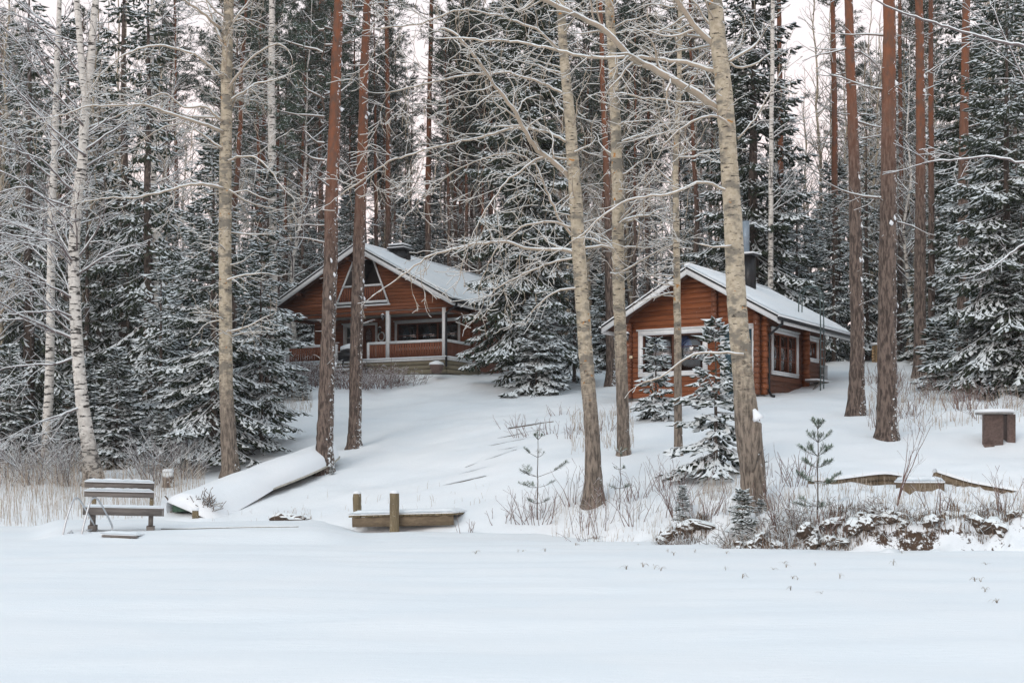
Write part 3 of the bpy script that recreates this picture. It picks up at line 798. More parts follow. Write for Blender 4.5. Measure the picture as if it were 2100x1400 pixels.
def railing(axis, a0, a1, off, top=1.2, name='railing'):
    r_ = empty(name); r_.parent = main
    def bx(mb, a, b, d0, d1, z0, z1):
        if axis == 'x': mb.box(a, b, off + d0, off + d1, z0, z1)
        else: mb.box(off - d1, off - d0, a, b, z0, z1)
    m = MB(); bx(m, a0, a1, -.03, .09, top - .08, top); m.obj('handrail', M_WHITE, r_)
    m = MB(); bx(m, a0, a1, 0.02, .07, FL + .06, FL + .14); m.obj('bottom_rail', M_WOOD, r_)
    n = int((a1 - a0) / 0.125)
    me = MB()
    if axis == 'x': me.box(-.05, .05, -.012, .012, FL + .03, top - .085)
    else: me.box(-.012, .012, -.05, .05, FL + .03, top - .085)
    me = me.mesh('slat', M_WOOD_V)
    for k in range(n):
        a = a0 + (k + .5) * (a1 - a0) / n
        link('slat', me, r_, (a, off + .004, 0) if axis == 'x' else (off - .004, a, 0))
    m = MB(); bx(m, a0, a1, -.035, .095, top + .002, top + .035); m.obj('snow', M_SNOW, r_)
    return r_
railing('x', -8.29, -5.75, 0.05); railing('x', -3.96, -3.04, 0.05); railing('x', -2.86, -0.15, 0.05); railing('y', 0.2, 2.3, 0.02)
m = MB(); m.box(-4.02, -3.90, .0, .12, .25, 1.22); m.box(-5.75, -5.63, .0, .12, .25, 1.22); m.obj('newel_post', M_WHITE, main)
m = MB(); m.box(-8.5, .12, -.10, 0.0, FL - .14, FL - .02); m.box(.06, .14, 0.0, 2.3, FL - .14, FL - .02); m.obj('deck_edge', M_WHITE, main)
m = MB(); m.box(-8.52, .16, -.16, .0, FL - .018, FL + .03); m.box(.06, .2, 0.0, 2.3, FL - .018, FL + .03); m.obj('deck_edge_snow', M_SNOW, main)
for k in range(3):
    z1_ = FL - .15 - k * .2
    m = MB(); m.box(-3.9 if k else -8.4, .10, -.06 - .02 * k, -.01, z1_ - .18, z1_); m.obj('skirt_board', M_STEPW, main)
    m = MB(); m.box(.06, .10 + .02 * k, 0.0, 3.2, z1_ - .18, z1_); m.obj('skirt_board', M_STEPW, main)
for k in range(3):                         # entry steps
    m = MB(); m.box(-5.6, -4.0, -.35 - .3 * k, -.05 - .3 * k, FL - .2 - .17 * k, FL - .15 - .17 * k); m.obj('step', M_STEPW, main)
    m = MB(); m.box(-5.6, -4.0, -.35 - .3 * k, -.05 - .3 * k, FL - .148 - .17 * k, FL - .09 - .17 * k); m.obj('step_snow', M_SNOW, main)
# roof
rf = empty('roof'); rf.parent = main
for s, ue in ((-1, EL), (1, ER)):
    m = MB(); z1, z0_ = APZ, zr(ue)
    m.hexa([(ue, F0+.03, z0_), (APX, F0+.03, z1), (APX, B0, z1), (ue, B0, z0_), (ue, F0+.03, z0_+.06), (APX, F0+.03, z1+.06), (APX, B0, z1+.06), (ue, B0, z0_+.06)])
    m.obj('roof_deck', M_WOOD_DK, rf)
    m = MB(); m.hexa([(ue, F0-.02, z0_-.16), (APX, F0-.02, z1-.16), (APX, F0+.025, z1-.16), (ue, F0+.025, z0_-.16),
                      (ue, F0-.02, z0_+.06), (APX, F0-.02, z1+.06), (APX, F0+.025, z1+.06), (ue, F0+.025, z0_+.06)])
    m.obj('bargeboard', M_WHITE, rf)
    m = MB(); m.hexa([(ue, F0-.035, z0_+.063), (APX, F0-.035, z1+.063), (APX, F0+.06, z1+.063), (ue, F0+.06, z0_+.063),
                      (ue, F0-.035, z0_+.13), (APX, F0-.035, z1+.13), (APX, F0+.06, z1+.13), (ue, F0+.06, z0_+.13)])
    m.obj('verge_flashing', M_BLACK, rf)
    snow_sheet([(ue, F0-.02, z0_+.135), (ue, B0, z0_+.135), (APX, B0, z1+.135), (APX, F0-.02, z1+.135)] if s > 0 else
               [(ue, B0, z0_+.135), (ue, F0-.02, z0_+.135), (APX, F0-.02, z1+.135), (APX, B0, z1+.135)], 0.15, rf, 60, 26, seed=4, amp=.035)
    m = MB(); m.box(min(ue, ue - s*.03), max(ue, ue - s*.03), F0+.03, B0-.03, z0_-.15, z0_-.005); m.obj('eaves_board', M_WHITE, rf)
    m = MB(); m.tube([(ue+s*.06, F0-.05, z0_+.02), (ue+s*.06, B0, z0_)], .065, 8); m.obj('gutter', M_BLACK, rf)
    for k in range(3):                     # purlin ends under the overhang
        u = ue + (APX - ue) * (0.28 + .3 * k)
        m = MB(); m.box(u - .09, u + .09, F0 + .05, 0.0, zr(u) - .25, zr(u) - .06); m.obj('purlin', M_WOOD_DK, rf)
m = MB(); m.tube([(APX, F0-.02, APZ+.2), (APX, B0, APZ+.2)], .09, 10); m.obj('ridge_snow', M_SNOW, rf, smooth=True)
m = MB(); m.tube([(ER + .06, F0 + .3, zr(ER)), (ER + .06, F0 + .3, zr(ER) - .12), (.13, -.10, 2.35), (.13, -.10, 0.0)], .05, 8); m.obj('downpipe', M_BLACK, main)
m = MB(); m.tube([(EL - .06, F0 + .3, zr(EL)), (EL - .06, F0 + .3, zr(EL) - .15), (-8.56, -.06, 2.3), (-8.56, -.06, 0.3)], .05, 8); m.obj('downpipe', M_BLACK, main)
ch = MB(); ch.box(-4.05, -3.3, 2.0, 2.7, 4.8, 5.710); c_ = ch.obj('chimney', M_BLACK, rf)
m = MB(); m.box(-4.12, -3.23, 1.93, 2.77, 5.710, 5.780); m.box(-4.05, -3.3, 2.0, 2.7, 5.880, 5.910); m.box(-4.0, -3.96, 2.05, 2.65, 5.780, 5.880); m.box(-3.39, -3.35, 2.05, 2.65, 5.780, 5.880); m.obj('chimney_cap', M_BLACK, c_)
m = MB(); m.box(-4.08, -3.27, 1.97, 2.73, 5.912, 5.980); m.box(-4.12, -3.23, 1.93, 2.77, 5.782, 5.820); m.obj('snow_cap', M_SNOW, c_)
# grill under a cover beside the steps, planter by the post
bq = empty('kettle_grill', loc + Matrix.Rotation(rz, 3, 'Z') @ Vector((-4.35, -0.9, -0.1)), rz)
tag(bq, 'black covered grill with snow on its lid standing in front of the veranda railing', 'grill')
m = MB(); m.box(-.45, .45, -.25, .25, .45, .8); m.tube([(-.42, 0, .8), (0, 0, .86), (.42, 0, .8)], [.18, .24, .18], 10); m.obj('lid', M_BLACK, bq)
for sx in (-.35, .35):
    m = MB(); m.beam((sx, 0, -.3), (sx, 0, .5), .06, .06, up=(1, 0, 0)); m.obj('leg', M_BLACK, bq)
m = MB(); m.tube([(-.42, 0, .98), (0, 0, 1.02), (.42, 0, .98)], [.14, .21, .14], 10); m.obj('snow', M_SNOW, bq, smooth=True)
pl = empty('stone_planter', loc + Matrix.Rotation(rz, 3, 'Z') @ Vector((0.15, -1.0, -0.35)), rz)
tag(pl, 'low reddish stone planter heaped with snow at the corner post of the veranda', 'planter')
m = MB(); m.tube([(0, 0, 0), (0, 0, .35), (0, 0, .38)], [.2, .32, .3], 10); m.obj('bowl', M_BRICKY, pl)
m = MB(); m.tube([(0, 0, .36), (0, 0, .46), (0, 0, .54)], [.34, .3, .08], 10); m.obj('snow', M_SNOW, pl, smooth=True)

# ------------------------------------------------------------------ vegetation generators
R = random.Random(11)
def norm3(x, y, z):
    l = math.sqrt(x*x + y*y + z*z) + 1e-9
    return x/l, y/l, z/l

class Style:
    def __init__(s, step=.22, wob=.16, up=0.0, kids=4.0, ang=(35, 65), ratio=.5, rratio=.5, minr=.004, minlen=.25, levels=3, droop_tip=0.0, start=.15, flat=1.0):
        s.__dict__.update(locals())

def grow(S, p, d, L, r, lvl, st, rnd, maxseg=None):
    """one branch and its side branches, recursively"""
    n = max(3, int(L / (st.step if lvl else st.step * 1.3)))
    n = min(n, 16)
    ds = L / n
    px, py, pz = p; dx, dy, dz = norm3(*d)
    wob = st.wob
    kick = [rnd.gauss(0, 1) for _ in range(n * 3)]
    r_ = r
    kid_p = st.kids * L / n if lvl < st.levels else 0
    bx_, by_, bz_ = rnd.gauss(0, .05), rnd.gauss(0, .05), rnd.gauss(0, .03)
    for i in range(n):
        t = (i + 1) / n
        dx += kick[3*i] * wob + bx_; dy += kick[3*i+1] * wob + by_; dz += kick[3*i+2] * wob * .8 + st.up * ds + bz_ - st.droop_tip * t * ds
        dx, dy, dz = norm3(dx, dy, dz)
        qx, qy, qz = px + dx * ds, py + dy * ds, pz + dz * ds
        rn = max(st.minr, r * (1 - .75 * t))
        S.add((px, py, pz), (qx, qy, qz), r_, rn)
        if kid_p and t > st.start:
            k = int(kid_p) + (1 if rnd.random() < kid_p - int(kid_p) else 0)
            for _ in range(k):
                a = math.radians(rnd.uniform(*st.ang)); f = rnd.uniform(0, 2 * math.pi)
                # a direction at angle a from the branch
                if abs(dz) < .9: sx, sy, sz = norm3(dy, -dx, 0)
                else: sx, sy, sz = 1, 0, 0
                tx, ty, tz = dy*sz - dz*sy, dz*sx - dx*sz, dx*sy - dy*sx
                c_, s_ = math.cos(f), math.sin(f) * st.flat
                ex, ey, ez = sx*c_ + tx*s_, sy*c_ + ty*s_, sz*c_ + tz*s_
                ca, sa = math.cos(a), math.sin(a)
                cl = L * st.ratio * (1.15 - .75 * t) * rnd.uniform(.6, 1.3)
                if cl > st.minlen:
                    grow(S, (qx, qy, qz), (dx*ca + ex*sa, dy*ca + ey*sa, dz*ca + ez*sa), cl, max(st.minr, rn * st.rratio), lvl + 1, st, rnd)
        px, py, pz, r_ = qx, qy, qz, rn
    return (px, py, pz), (dx, dy, dz)

def blades(mb, P, D, L, W, drop, rng, double=True):
    """small ridge-shaped sprays: P base (n,3), D unit direction, L length, W half width, drop of the rims"""
    n = len(P)
    s = np.cross(D, np.array([0, 0, 1.0])); s /= np.linalg.norm(s, axis=1, keepdims=True) + 1e-6
    L = np.broadcast_to(L, (n,))[:, None]; W = np.broadcast_to(W, (n,))[:, None]; drop = np.broadcast_to(drop, (n,))[:, None]
    Q = P + D * L
    m = P + D * L * .45
    dn = np.zeros((n, 3)); dn[:, 2] = -1
    a = m + s * W + dn * drop; b = m - s * W + dn * drop
    V = np.stack([P, a, Q, b], 1)
    k = (np.arange(n) * 4)[:, None]
    T = np.concatenate([k + np.array([[0, 1, 2]]), k + np.array([[0, 2, 3]])])
    return mb.add(V.reshape(-1, 3), t=T)

def spruce_mesh(h, rb, seed, whorl=.35, per=6, first=0.06, droop=.5, twig=.13, sub=True, hang=.12, snow=.6, gap=0.12, slope=1.0, wscale=1.0, shape=.85):
    """returns meshes (trunk, crown, snow) of a spruce h metres tall with lowest branches rb long"""
    rng = np.random.RandomState(seed)
    z = h * first; Z = []; A = []
    while z < h * .985:
        k = max(3, int(per * (1 - .3 * z / h) + rng.rand() * 2))
        a0 = rng.rand() * 6.28
        for j in range(k):
            if rng.rand() < gap: continue
            Z.append(z + rng.randn() * whorl * .2); A.append(a0 + j * 6.283 / k + rng.randn() * .3)
        z += whorl * (0.6 + .8 * rng.rand()) * (1.0 - .45 * z / h)
    Z = np.array(Z); A = np.array(A); t = np.clip(Z / h, 0, 1)
    BL = rb * (1 - t) ** shape * (.68 + .5 * rng.rand(len(Z))) + .10
    low = np.clip(t / .14, .55, 1); BL *= low
    up0 = (-.25 - droop * .7 * (1 - t) + 1.0 * t ** 1.5) * slope     # initial slope: low branches hang, high ones rise
    sag = -droop * (.45 * (1 - t)); tip = .45 * (1 - t) * droop + .05
    d = np.stack([np.cos(A), np.sin(A), 0 * A], 1)
    BS = .45 + .9 * rng.rand(len(Z)) ** .6
    def spine(i, s):
        L = BL[i]
        p = d[i] * (L * s * (1 - .06 * s))[:, None]
        p[:, 2] = Z[i] + L * (up0[i] * s + sag[i] * s * s + tip[i] * 1.2 * s ** 3)
        return p
    def slope_(i, s):
        return up0[i] + 2 * sag[i] * s + tip[i] * 3.6 * s * s
    crown, sn, wood = MB(), MB(), Segs()
    # branch wood
    for a_, b_ in ((0, .35), (.35, .7), (.7, .95)):
        i = np.arange(len(Z)); P = spine(i, np.full(len(Z), a_)); Q = spine(i, np.full(len(Z), b_))
        r0 = np.maximum(.006, .012 * BL * (1.1 - a_)); r1 = np.maximum(.005, .012 * BL * (1.1 - b_))
        for x in range(len(Z)): wood.add(P[x], Q[x], r0[x], r1[x])
    # side twigs
    cnt = np.maximum(3, (BL / twig).astype(int))
    I = np.repeat(np.arange(len(Z)), cnt)
    s = np.concatenate([(np.arange(c) + .5) / c for c in cnt]); s = np.clip(.14 + .86 * s + rng.randn(len(s)) * .01, .05, 1)
    for side in (-1, 1):
        P = spine(I, s); sl = slope_(I, s)
        ang = side * np.radians(rng.uniform(35, 65, len(I)))
        ca, sa = np.cos(ang), np.sin(ang)
        D = np.stack([d[I, 0] * ca - d[I, 1] * sa, d[I, 0] * sa + d[I, 1] * ca, sl * np.cos(ang) * .8 - .22 * droop - .12 * rng.rand(len(I))], 1)
        D /= np.linalg.norm(D, axis=1, keepdims=True)
        TL = np.minimum(BL[I] * .42 * (1.08 - s) ** .7 * (.6 + .6 * rng.rand(len(I))) + .07, .85)
        w = (.032 + .02 * rng.rand(len(I))) * wscale
        if sub:
            m = np.maximum(1, (TL / .17).astype(int)); J = np.repeat(np.arange(len(I)), m)
            ss = np.concatenate([(np.arange(c) + .3) / c for c in m])
            PP = P[J] + D[J] * (TL[J] * ss)[:, None]
            PP[:, 2] -= .12 * TL[J] * ss * ss
            sg = np.where(rng.rand(len(J)) < .5, -1, 1); an = sg * np.radians(rng.uniform(15, 60, len(J)))
            c2, s2 = np.cos(an), np.sin(an)
            DD = np.stack([D[J, 0] * c2 - D[J, 1] * s2, D[J, 0] * s2 + D[J, 1] * c2, D[J, 2] - .10 - .25 * rng.rand(len(J))], 1)
            DD /= np.linalg.norm(DD, axis=1, keepdims=True)
            LL = .16 + .20 * rng.rand(len(J)); WW = w[J] * 1.15
            BI = I[J]; rad = s[J]
        else:
            PP, DD, LL, WW, BI, rad = P, D, TL, w * 1.3, I, s
        blades(crown, PP, DD, LL, WW, WW * .9 + .01, rng)
        keep = rng.rand(len(PP)) < snow * (.75 + .65 * rad) * BS[BI]
        Pu = PP[keep].copy(); Pu[:, 2] += .026
        nk = keep.sum(); WS = WW[keep] * (.85 + .6 * rng.rand(nk)) * max(1, snow * 1.25)
        blades(sn, Pu, DD[keep], LL[keep] * (.8 + .4 * rng.rand(nk)), WS, WS * (.55 + .5 * rng.rand(nk)), rng)
        if hang:
            hk = rng.rand(len(PP)) < .55
            n_ = hk.sum(); Dh = np.stack([rng.randn(n_) * .25, rng.randn(n_) * .25, -np.ones(n_)], 1); Dh /= np.linalg.norm(Dh, axis=1, keepdims=True)
            L_ = hang * (.5 + rng.rand(n_)); Wd = (.018 + .015 * rng.rand(n_)) * wscale
            P0 = PP[hk]; ax = np.stack([np.cos(rng.rand(n_) * 6.28), np.sin(rng.rand(n_) * 6.28), np.zeros(n_)], 1)
            Q = P0 + Dh * L_[:, None]; m_ = P0 + Dh * (L_ * .4)[:, None]
            V = np.stack([P0, m_ + ax * Wd[:, None], Q, m_ - ax * Wd[:, None]], 1)
            k = (np.arange(n_) * 4)[:, None]
            crown.add(V.reshape(-1, 3), q=k + np.array([[0, 1, 2, 3]]))
    # snow line along each branch
    i = np.arange(len(Z))
    for a_, b_ in ((.25, .5), (.5, .75), (.75, 1.0)):
        P = spine(i, np.full(len(Z), a_)); Q = spine(i, np.full(len(Z), b_)); P[:, 2] += .02; Q[:, 2] += .02
        D = Q - P; L = np.linalg.norm(D, axis=1); kp = (rng.rand(len(Z)) < snow + .15)
        blades(sn, P[kp], (D / L[:, None])[kp], L[kp] * 1.1, .034 * wscale, .024, rng)
    tr = MB()
    zz = np.linspace(-.4, h, 14); off = rng.randn(14, 2) * .01 * h / 10
    tr.tube(np.stack([off[:, 0], off[:, 1], zz], 1), np.interp(zz, [-.4, 0, .3, h], [.016*h+.02, .0135*h+.015, .012*h+.012, .006]), 9)
    wood.into(tr, .004)
    return (tr.mesh('spruce_trunk', M_BARK['spruce']), crown.mesh('spruce_crown', M_NEEDLE), sn.mesh('spruce_snow', M_SNOWCLUMP))

def place_tree(name, meshes, p, rz=0.0, s=1.0, sz=None, label=None, cat='tree', group=None, tilt=0.0):
    o = empty(name, p, rot=(tilt, 0, rz))
    o.scale = (s, s, sz or s)
    tag(o, label, cat, group)
    for nm, me in meshes:
        c_ = link(nm, me, o)
        if nm in ('branches', 'crown_snow', 'crown'): c_['kind'] = 'stuff'
    return o

def pine_crown(h, z0, rb, seed, n=60, tufts=9, snow=.35, cone=.6, ts=1.0):
    """boughs with needle tufts in the upper part of a pine; returns (boughs, crown, snow) meshes' MBs"""
    rng = np.random.RandomState(seed); rnd = random.Random(seed)
    S = Segs(); C = []; 
    for k in range(n):
        t = rng.rand() ** .85; z = z0 + (h - z0) * t
        a = rng.rand() * 6.283; L = rb * (1 - cone * t) * (.55 + .6 * rng.rand()) * min(1, .45 + t * 2.5)
        sl = rng.uniform(-.15, .35) + .5 * t
        p = np.array([0, 0, z]); d = np.array([math.cos(a), math.sin(a), sl]); m = 5
        for i in range(m):
            q = p + d * L / m + rng.randn(3) * .05 * L * np.array([1, 1, .6])
            d = d + np.array([0, 0, .12]) + rng.randn(3) * .12
            S.add(p, q, .03 * (1 - i / m) * rb / 2 + .006, .03 * (1 - (i + 1) / m) * rb / 2 + .005)
            if i >= 1:
                for _ in range(max(1, int(tufts * (i / m) * .8))):
                    e_ = q + rng.randn(3) * .22 * L * np.array([.8, .8, .35]) * .7
                    C.append(e_)
                    if rng.rand() < .45: S.add(q, e_, .008, .005)
            p = q
    C = np.array(C); crown, sn = MB(), MB()
    nb = 11
    J = np.repeat(np.arange(len(C)), nb)
    D = rng.randn(len(J), 3); D[:, 2] = np.abs(D[:, 2]) * .9 - .25; D /= np.linalg.norm(D, axis=1, keepdims=True)
    blades(crown, C[J] + D * .02, D, (.13 + .10 * rng.rand(len(J))) * ts, .017 * ts, .008, rng)
    J = np.repeat(np.arange(len(C)), 2)[rng.rand(len(C) * 2) < snow]
    D = rng.randn(len(J), 3); D[:, 2] *= .15; D /= np.linalg.norm(D, axis=1, keepdims=True)
    P = C[J] + np.array([0, 0, .05]) - D * .08
    blades(sn, P, D, (.16 + .10 * rng.rand(len(J))) * ts, .035 * ts, .012, rng)
    return S, crown, sn

# ---- shared meshes for the trees farther back
SPR = [spruce_mesh(14, 2.3, 21, whorl=.42, per=6, droop=.55, snow=.62), spruce_mesh(11, 2.0, 22, whorl=.38, droop=.45, snow=.75),
       spruce_mesh(17, 2.6, 23, whorl=.45, per=6, droop=.7, snow=.50, hang=.2), spruce_mesh(8, 1.9, 24, whorl=.33, droop=.35, snow=.8)]
OPEN = [spruce_mesh(17, 2.2, 25, whorl=.6, per=5, droop=.95, snow=.62, hang=.22, gap=.3, twig=.2), spruce_mesh(13, 2.0, 26, whorl=.55, per=4, droop=.7, snow=.8, hang=.15, gap=.25, twig=.19), spruce_mesh(9, 1.9, 27, whorl=.48, per=5, droop=.5, snow=.9, hang=.1, gap=.25, twig=.17)]
SMALL = [spruce_mesh(3.4, 1.05, 31, whorl=.24, per=6, droop=.25, snow=.8, twig=.09, hang=0, first=.04),
         spruce_mesh(2.2, .75, 32, whorl=.2, per=6, droop=.15, snow=.85, twig=.08, hang=0, first=.05, wscale=.9),
         spruce_mesh(4.6, 1.35, 33, whorl=.27, per=6, droop=.3, snow=.75, twig=.1, hang=.08, first=.04)]
SPR_PARTS = ('trunk', 'crown', 'crown_snow')

def far_pine(seed, h=19, z0=11, r=.15, dead=26):
    rng = np.random.RandomState(seed); rnd = random.Random(seed)
    tr = MB(); zz = np.linspace(-.5, h, 26)
    off = np.cumsum(rng.randn(26, 2) * .05, axis=0) * .6
    tr.tube(np.stack([off[:, 0], off[:, 1], zz], 1), np.interp(zz, [-.5, 0, .6, h], [r*1.3, r*1.15, r, .02]), 9, rough=.03, rng=rng)
    S, crown, sn = pine_crown(h, z0, 2.1, seed, n=64, tufts=10, snow=.5)
    st = Style(step=.3, wob=.14, up=-.05, kids=1.6, ratio=.4, levels=2, minlen=.2, minr=.006)
    for k in range(dead):
        z = rnd.uniform(h * .2, z0 + 2); a = rnd.uniform(0, 6.28)
        grow(S, (0, 0, z), (math.cos(a), math.sin(a), rnd.uniform(-.25, .45)), rnd.uniform(.4, 1.7), .018, 1, st, rnd)
    b = MB(); S.into(b, .008)
    return (('trunk', tr.mesh('pine_trunk', M_BARK['pine'])), ('branches', b.mesh('pine_branches', M_TWIG_DEAD)), ('crown', crown.mesh('pine_crown', M_NEEDLE_DK)), ('crown_snow', sn.mesh('pine_snow', M_SNOWCLUMP)))
PINES = [far_pine(41), far_pine(42, 21, 13, .16), far_pine(43, 17, 9, .13, 34), far_pine(44, 20, 10, .15, 30)]

def far_broadleaf(seed, kind, h=15, r=.11, n=34):
    rng = np.random.RandomState(seed); rnd = random.Random(seed)
    tr = MB(); zz = np.linspace(-.5, h, 22); off = np.cumsum(rng.randn(22, 2) * .07, axis=0)
    off -= off[0]
    tr.tube(np.stack([off[:, 0], off[:, 1], zz], 1), np.interp(zz, [-.5, 0, .5, h], [r*1.4, r*1.2, r, .012]), 8, rough=.03, rng=rng)
    S = Segs(); st = Style(step=.3, wob=.12, up=.16, kids=2.4, ratio=.42, levels=2, minlen=.2, minr=.006, ang=(25, 50))
    for k in range(n):
        z = h * rnd.uniform(.22, .95); a = rnd.uniform(0, 6.28); i = np.interp(z, zz, np.arange(22)); o_ = off[int(i)]
        L = (1 - z / h) * 4.2 * rnd.uniform(.5, 1.1) + .5
        grow(S, (o_[0], o_[1], z), (math.cos(a) * .8, math.sin(a) * .8, rnd.uniform(.5, 1.0)), L, .012 + .008 * L, 0, st, rnd)
    b = MB(); S.into(b, .008)
    return (('trunk', tr.mesh(kind + '_trunk', M_BARK[kind])), ('branches', b.mesh(kind + '_branches', M_TWIG_BIRCH if kind == 'birch' else M_TWIG_TAN)))
BIRCH = [far_broadleaf(56, 'birch', 21, .12, 60), far_broadleaf(51, 'birch'), far_broadleaf(52, 'birch', 13, .09, 30), far_broadleaf(53, 'birch', 17, .12, 36)]
ASP = [far_broadleaf(54, 'aspen', 14, .10, 44), far_broadleaf(57, 'aspen', 21, .12, 70), far_broadleaf(58, 'aspen', 19, .09, 60)]

# ---- the background forest, tree by tree
KEEP_CLEAR = []
placed = []
def try_place(px, Y, mind):
    x = (px - CX) / F * Y
    for (a, b) in placed:
        if (a - x) ** 2 + (b - Y) ** 2 < mind * mind: return None
    # keep out of both houses
    for (fr, u0, u1, v0, v1) in ((SAUNA_FRAME, -7.5, 2.6, -2, 9.0), ((ray(912, 752, 60), -math.radians(26)), -10.5, 3.0, -3, 14)):
        d = Matrix.Rotation(-fr[1], 3, 'Z') @ (Vector((x, Y, 0)) - Vector((fr[0][0], fr[0][1], 0)))
        if u0 < d[0] < u1 and v0 < d[1] < v1: return None
    placed.append((x, Y)); return x
ZONES = [(60, 'at the left edge'), (150, 'behind the two left birches'), (300, 'right of the crooked birch'), (450, 'left of the arching aspen'), (560, 'behind the arching aspen'),
         (660, "above the larger house's left eave"), (760, 'behind the twin pines'), (870, "behind the larger house's chimney"), (1000, "beyond the larger house's right roof slope"), (1180, 'behind the tall hanging spruce'),
         (1290, 'between the two middle aspens'), (1420, "above the smaller cabin's left roof slope"), (1560, 'behind the thickest aspen'), (1700, 'above the roof ladder'), (1820, 'left of the thick straight pine'), (1960, 'right of the thick straight pine'), (9999, 'at the right edge')]
GAPS = [(270, 340), (375, 440), (850, 895), (1335, 1385), (1640, 1680)]     # where the sky shows down between the trees
def forest(n, px0, px1, Y0, Y1, kinds, seed, mind=1.1, smin=.8, smax=1.15):
    rnd = random.Random(seed); c = 0; tries = 0
    while c < n and tries < n * 12:
        tries += 1
        Y = rnd.uniform(Y0, Y1); px = rnd.uniform(px0, px1)
        k = rnd.choices(list(kinds), list(kinds.values()))[0]
        if k != 'lowspruce' and Y > 55 and any(a_ < px < b_ for a_, b_ in GAPS) and rnd.random() < .88: continue
        x = try_place(px, Y, mind)
        if x is None: continue
        p = Vector((x, Y, H(x, Y) - .1)); s = rnd.uniform(smin, smax); rz_ = rnd.uniform(0, 6.28); c += 1
        zone = next(w_ for lim_, w_ in ZONES if px < lim_)
        side = 'left' if px < 560 else ('house' if px < 1000 else ('mid' if px < 1280 else 'right'))
        where = {'left': 'in the dark wood at the left', 'house': 'in the stand behind the larger house', 'mid': 'in the wood between the two cabins', 'right': 'in the wood behind and right of the smaller cabin'}[side]
        if k == 'pine':
            place_tree('pine_tree', rnd.choice(PINES), p, rz_, s, label='slender reddish pine with high crown ' + zone, group='pines ' + zone, tilt=rnd.gauss(0, .012))
        elif k == 'spruce':
            m = rnd.choice(SPR + OPEN * 2); place_tree('spruce_tree', list(zip(SPR_PARTS, m)), p, rz_, s, label='snow dusted dark spruce ' + zone, group='spruces ' + zone)
        elif k == 'lowspruce':
            m = rnd.choice(SPR[3:] + SMALL[2:] + OPEN[2:] * 2); place_tree('spruce_tree', list(zip(SPR_PARTS, m)), p, rz_, s, label='short bushy snowy spruce ' + zone, group='short spruces ' + zone)
        elif k == 'birch':
            place_tree('birch_tree', rnd.choice(BIRCH), p, rz_, s, label='thin white birch with frosted branches ' + zone, group='birches ' + zone, tilt=rnd.gauss(0, .03))
        elif k == 'aspen':
            place_tree('bare_tree', rnd.choice(ASP), p, rz_, s, label='bare pale grey tree with snowy twigs ' + zone, group='bare trees ' + zone, tilt=rnd.gauss(0, .03))
forest(32, -120, 330, 49, 66, {'spruce': 4, 'birch': 3, 'lowspruce': 2, 'aspen': 2}, 1, 1.5)
forest(50, -250, 560, 64, 96, {'spruce': 2, 'aspen': 5, 'pine': 3, 'birch': 2}, 2, 1.6)
forest(14, 300, 560, 55, 75, {'lowspruce': 3, 'pine': 3, 'birch': 1}, 3, 1.3)
forest(52, 540, 1010, 73, 104, {'pine': 8, 'lowspruce': 2, 'birch': 1}, 4, 1.0)
forest(24, 540, 1010, 80, 112, {'lowspruce': 4, 'spruce': 2}, 5, 1.2)
forest(20, 980, 1300, 60, 100, {'pine': 4, 'lowspruce': 2, 'spruce': 1, 'birch': 2}, 6, 1.1)
forest(36, 1290, 2200, 60, 78, {'lowspruce': 7, 'spruce': 1, 'birch': 2, 'aspen': 2}, 7, 1.6)
forest(42, 1290, 2250, 70, 108, {'pine': 4, 'spruce': 3, 'aspen': 1, 'birch': 2, 'lowspruce': 3}, 8, 1.5)
forest(26, 560, 1300, 70, 92, {'lowspruce': 5, 'aspen': 3, 'birch': 2}, 11, 1.1)
forest(26, 1560, 2200, 58, 74, {'lowspruce': 6, 'birch': 1}, 12, 1.3)
forest(22, -150, 600, 70, 110, {'birch': 2, 'aspen': 3, 'pine': 3}, 13, 1.2)
forest(28, 540, 1500, 90, 125, {'pine': 6, 'aspen': 3}, 14, 1.2)
forest(60, 1290, 2280, 64, 88, {'pine': 5, 'aspen': 5, 'birch': 3}, 15, 1.0)
forest(26, 900, 1330, 66, 92, {'pine': 3, 'aspen': 4}, 16, 1.0)
forest(10, 1980, 2250, 42, 60, {'spruce': 3, 'lowspruce': 2}, 9, 1.5)

# ---- trees one can name, along photo polylines: [(px, py, width px), ...] from the base up
def trunk_path(pts, Y, lean=0.0):
    """world points and radii; lean = metres nearer the camera at the top"""
    pts = sorted(pts, key=lambda p: -p[1])
    y0, y1 = pts[0][1], pts[-1][1]
    W = []; Rr = []
    for (px, py, w) in pts:
        t = (y0 - py) / max(1, (y0 - y1)); Yt = Y - lean * t
        W.append(ray(px, py, Yt)); Rr.append(w / F * Yt / 2)
    return W, Rr

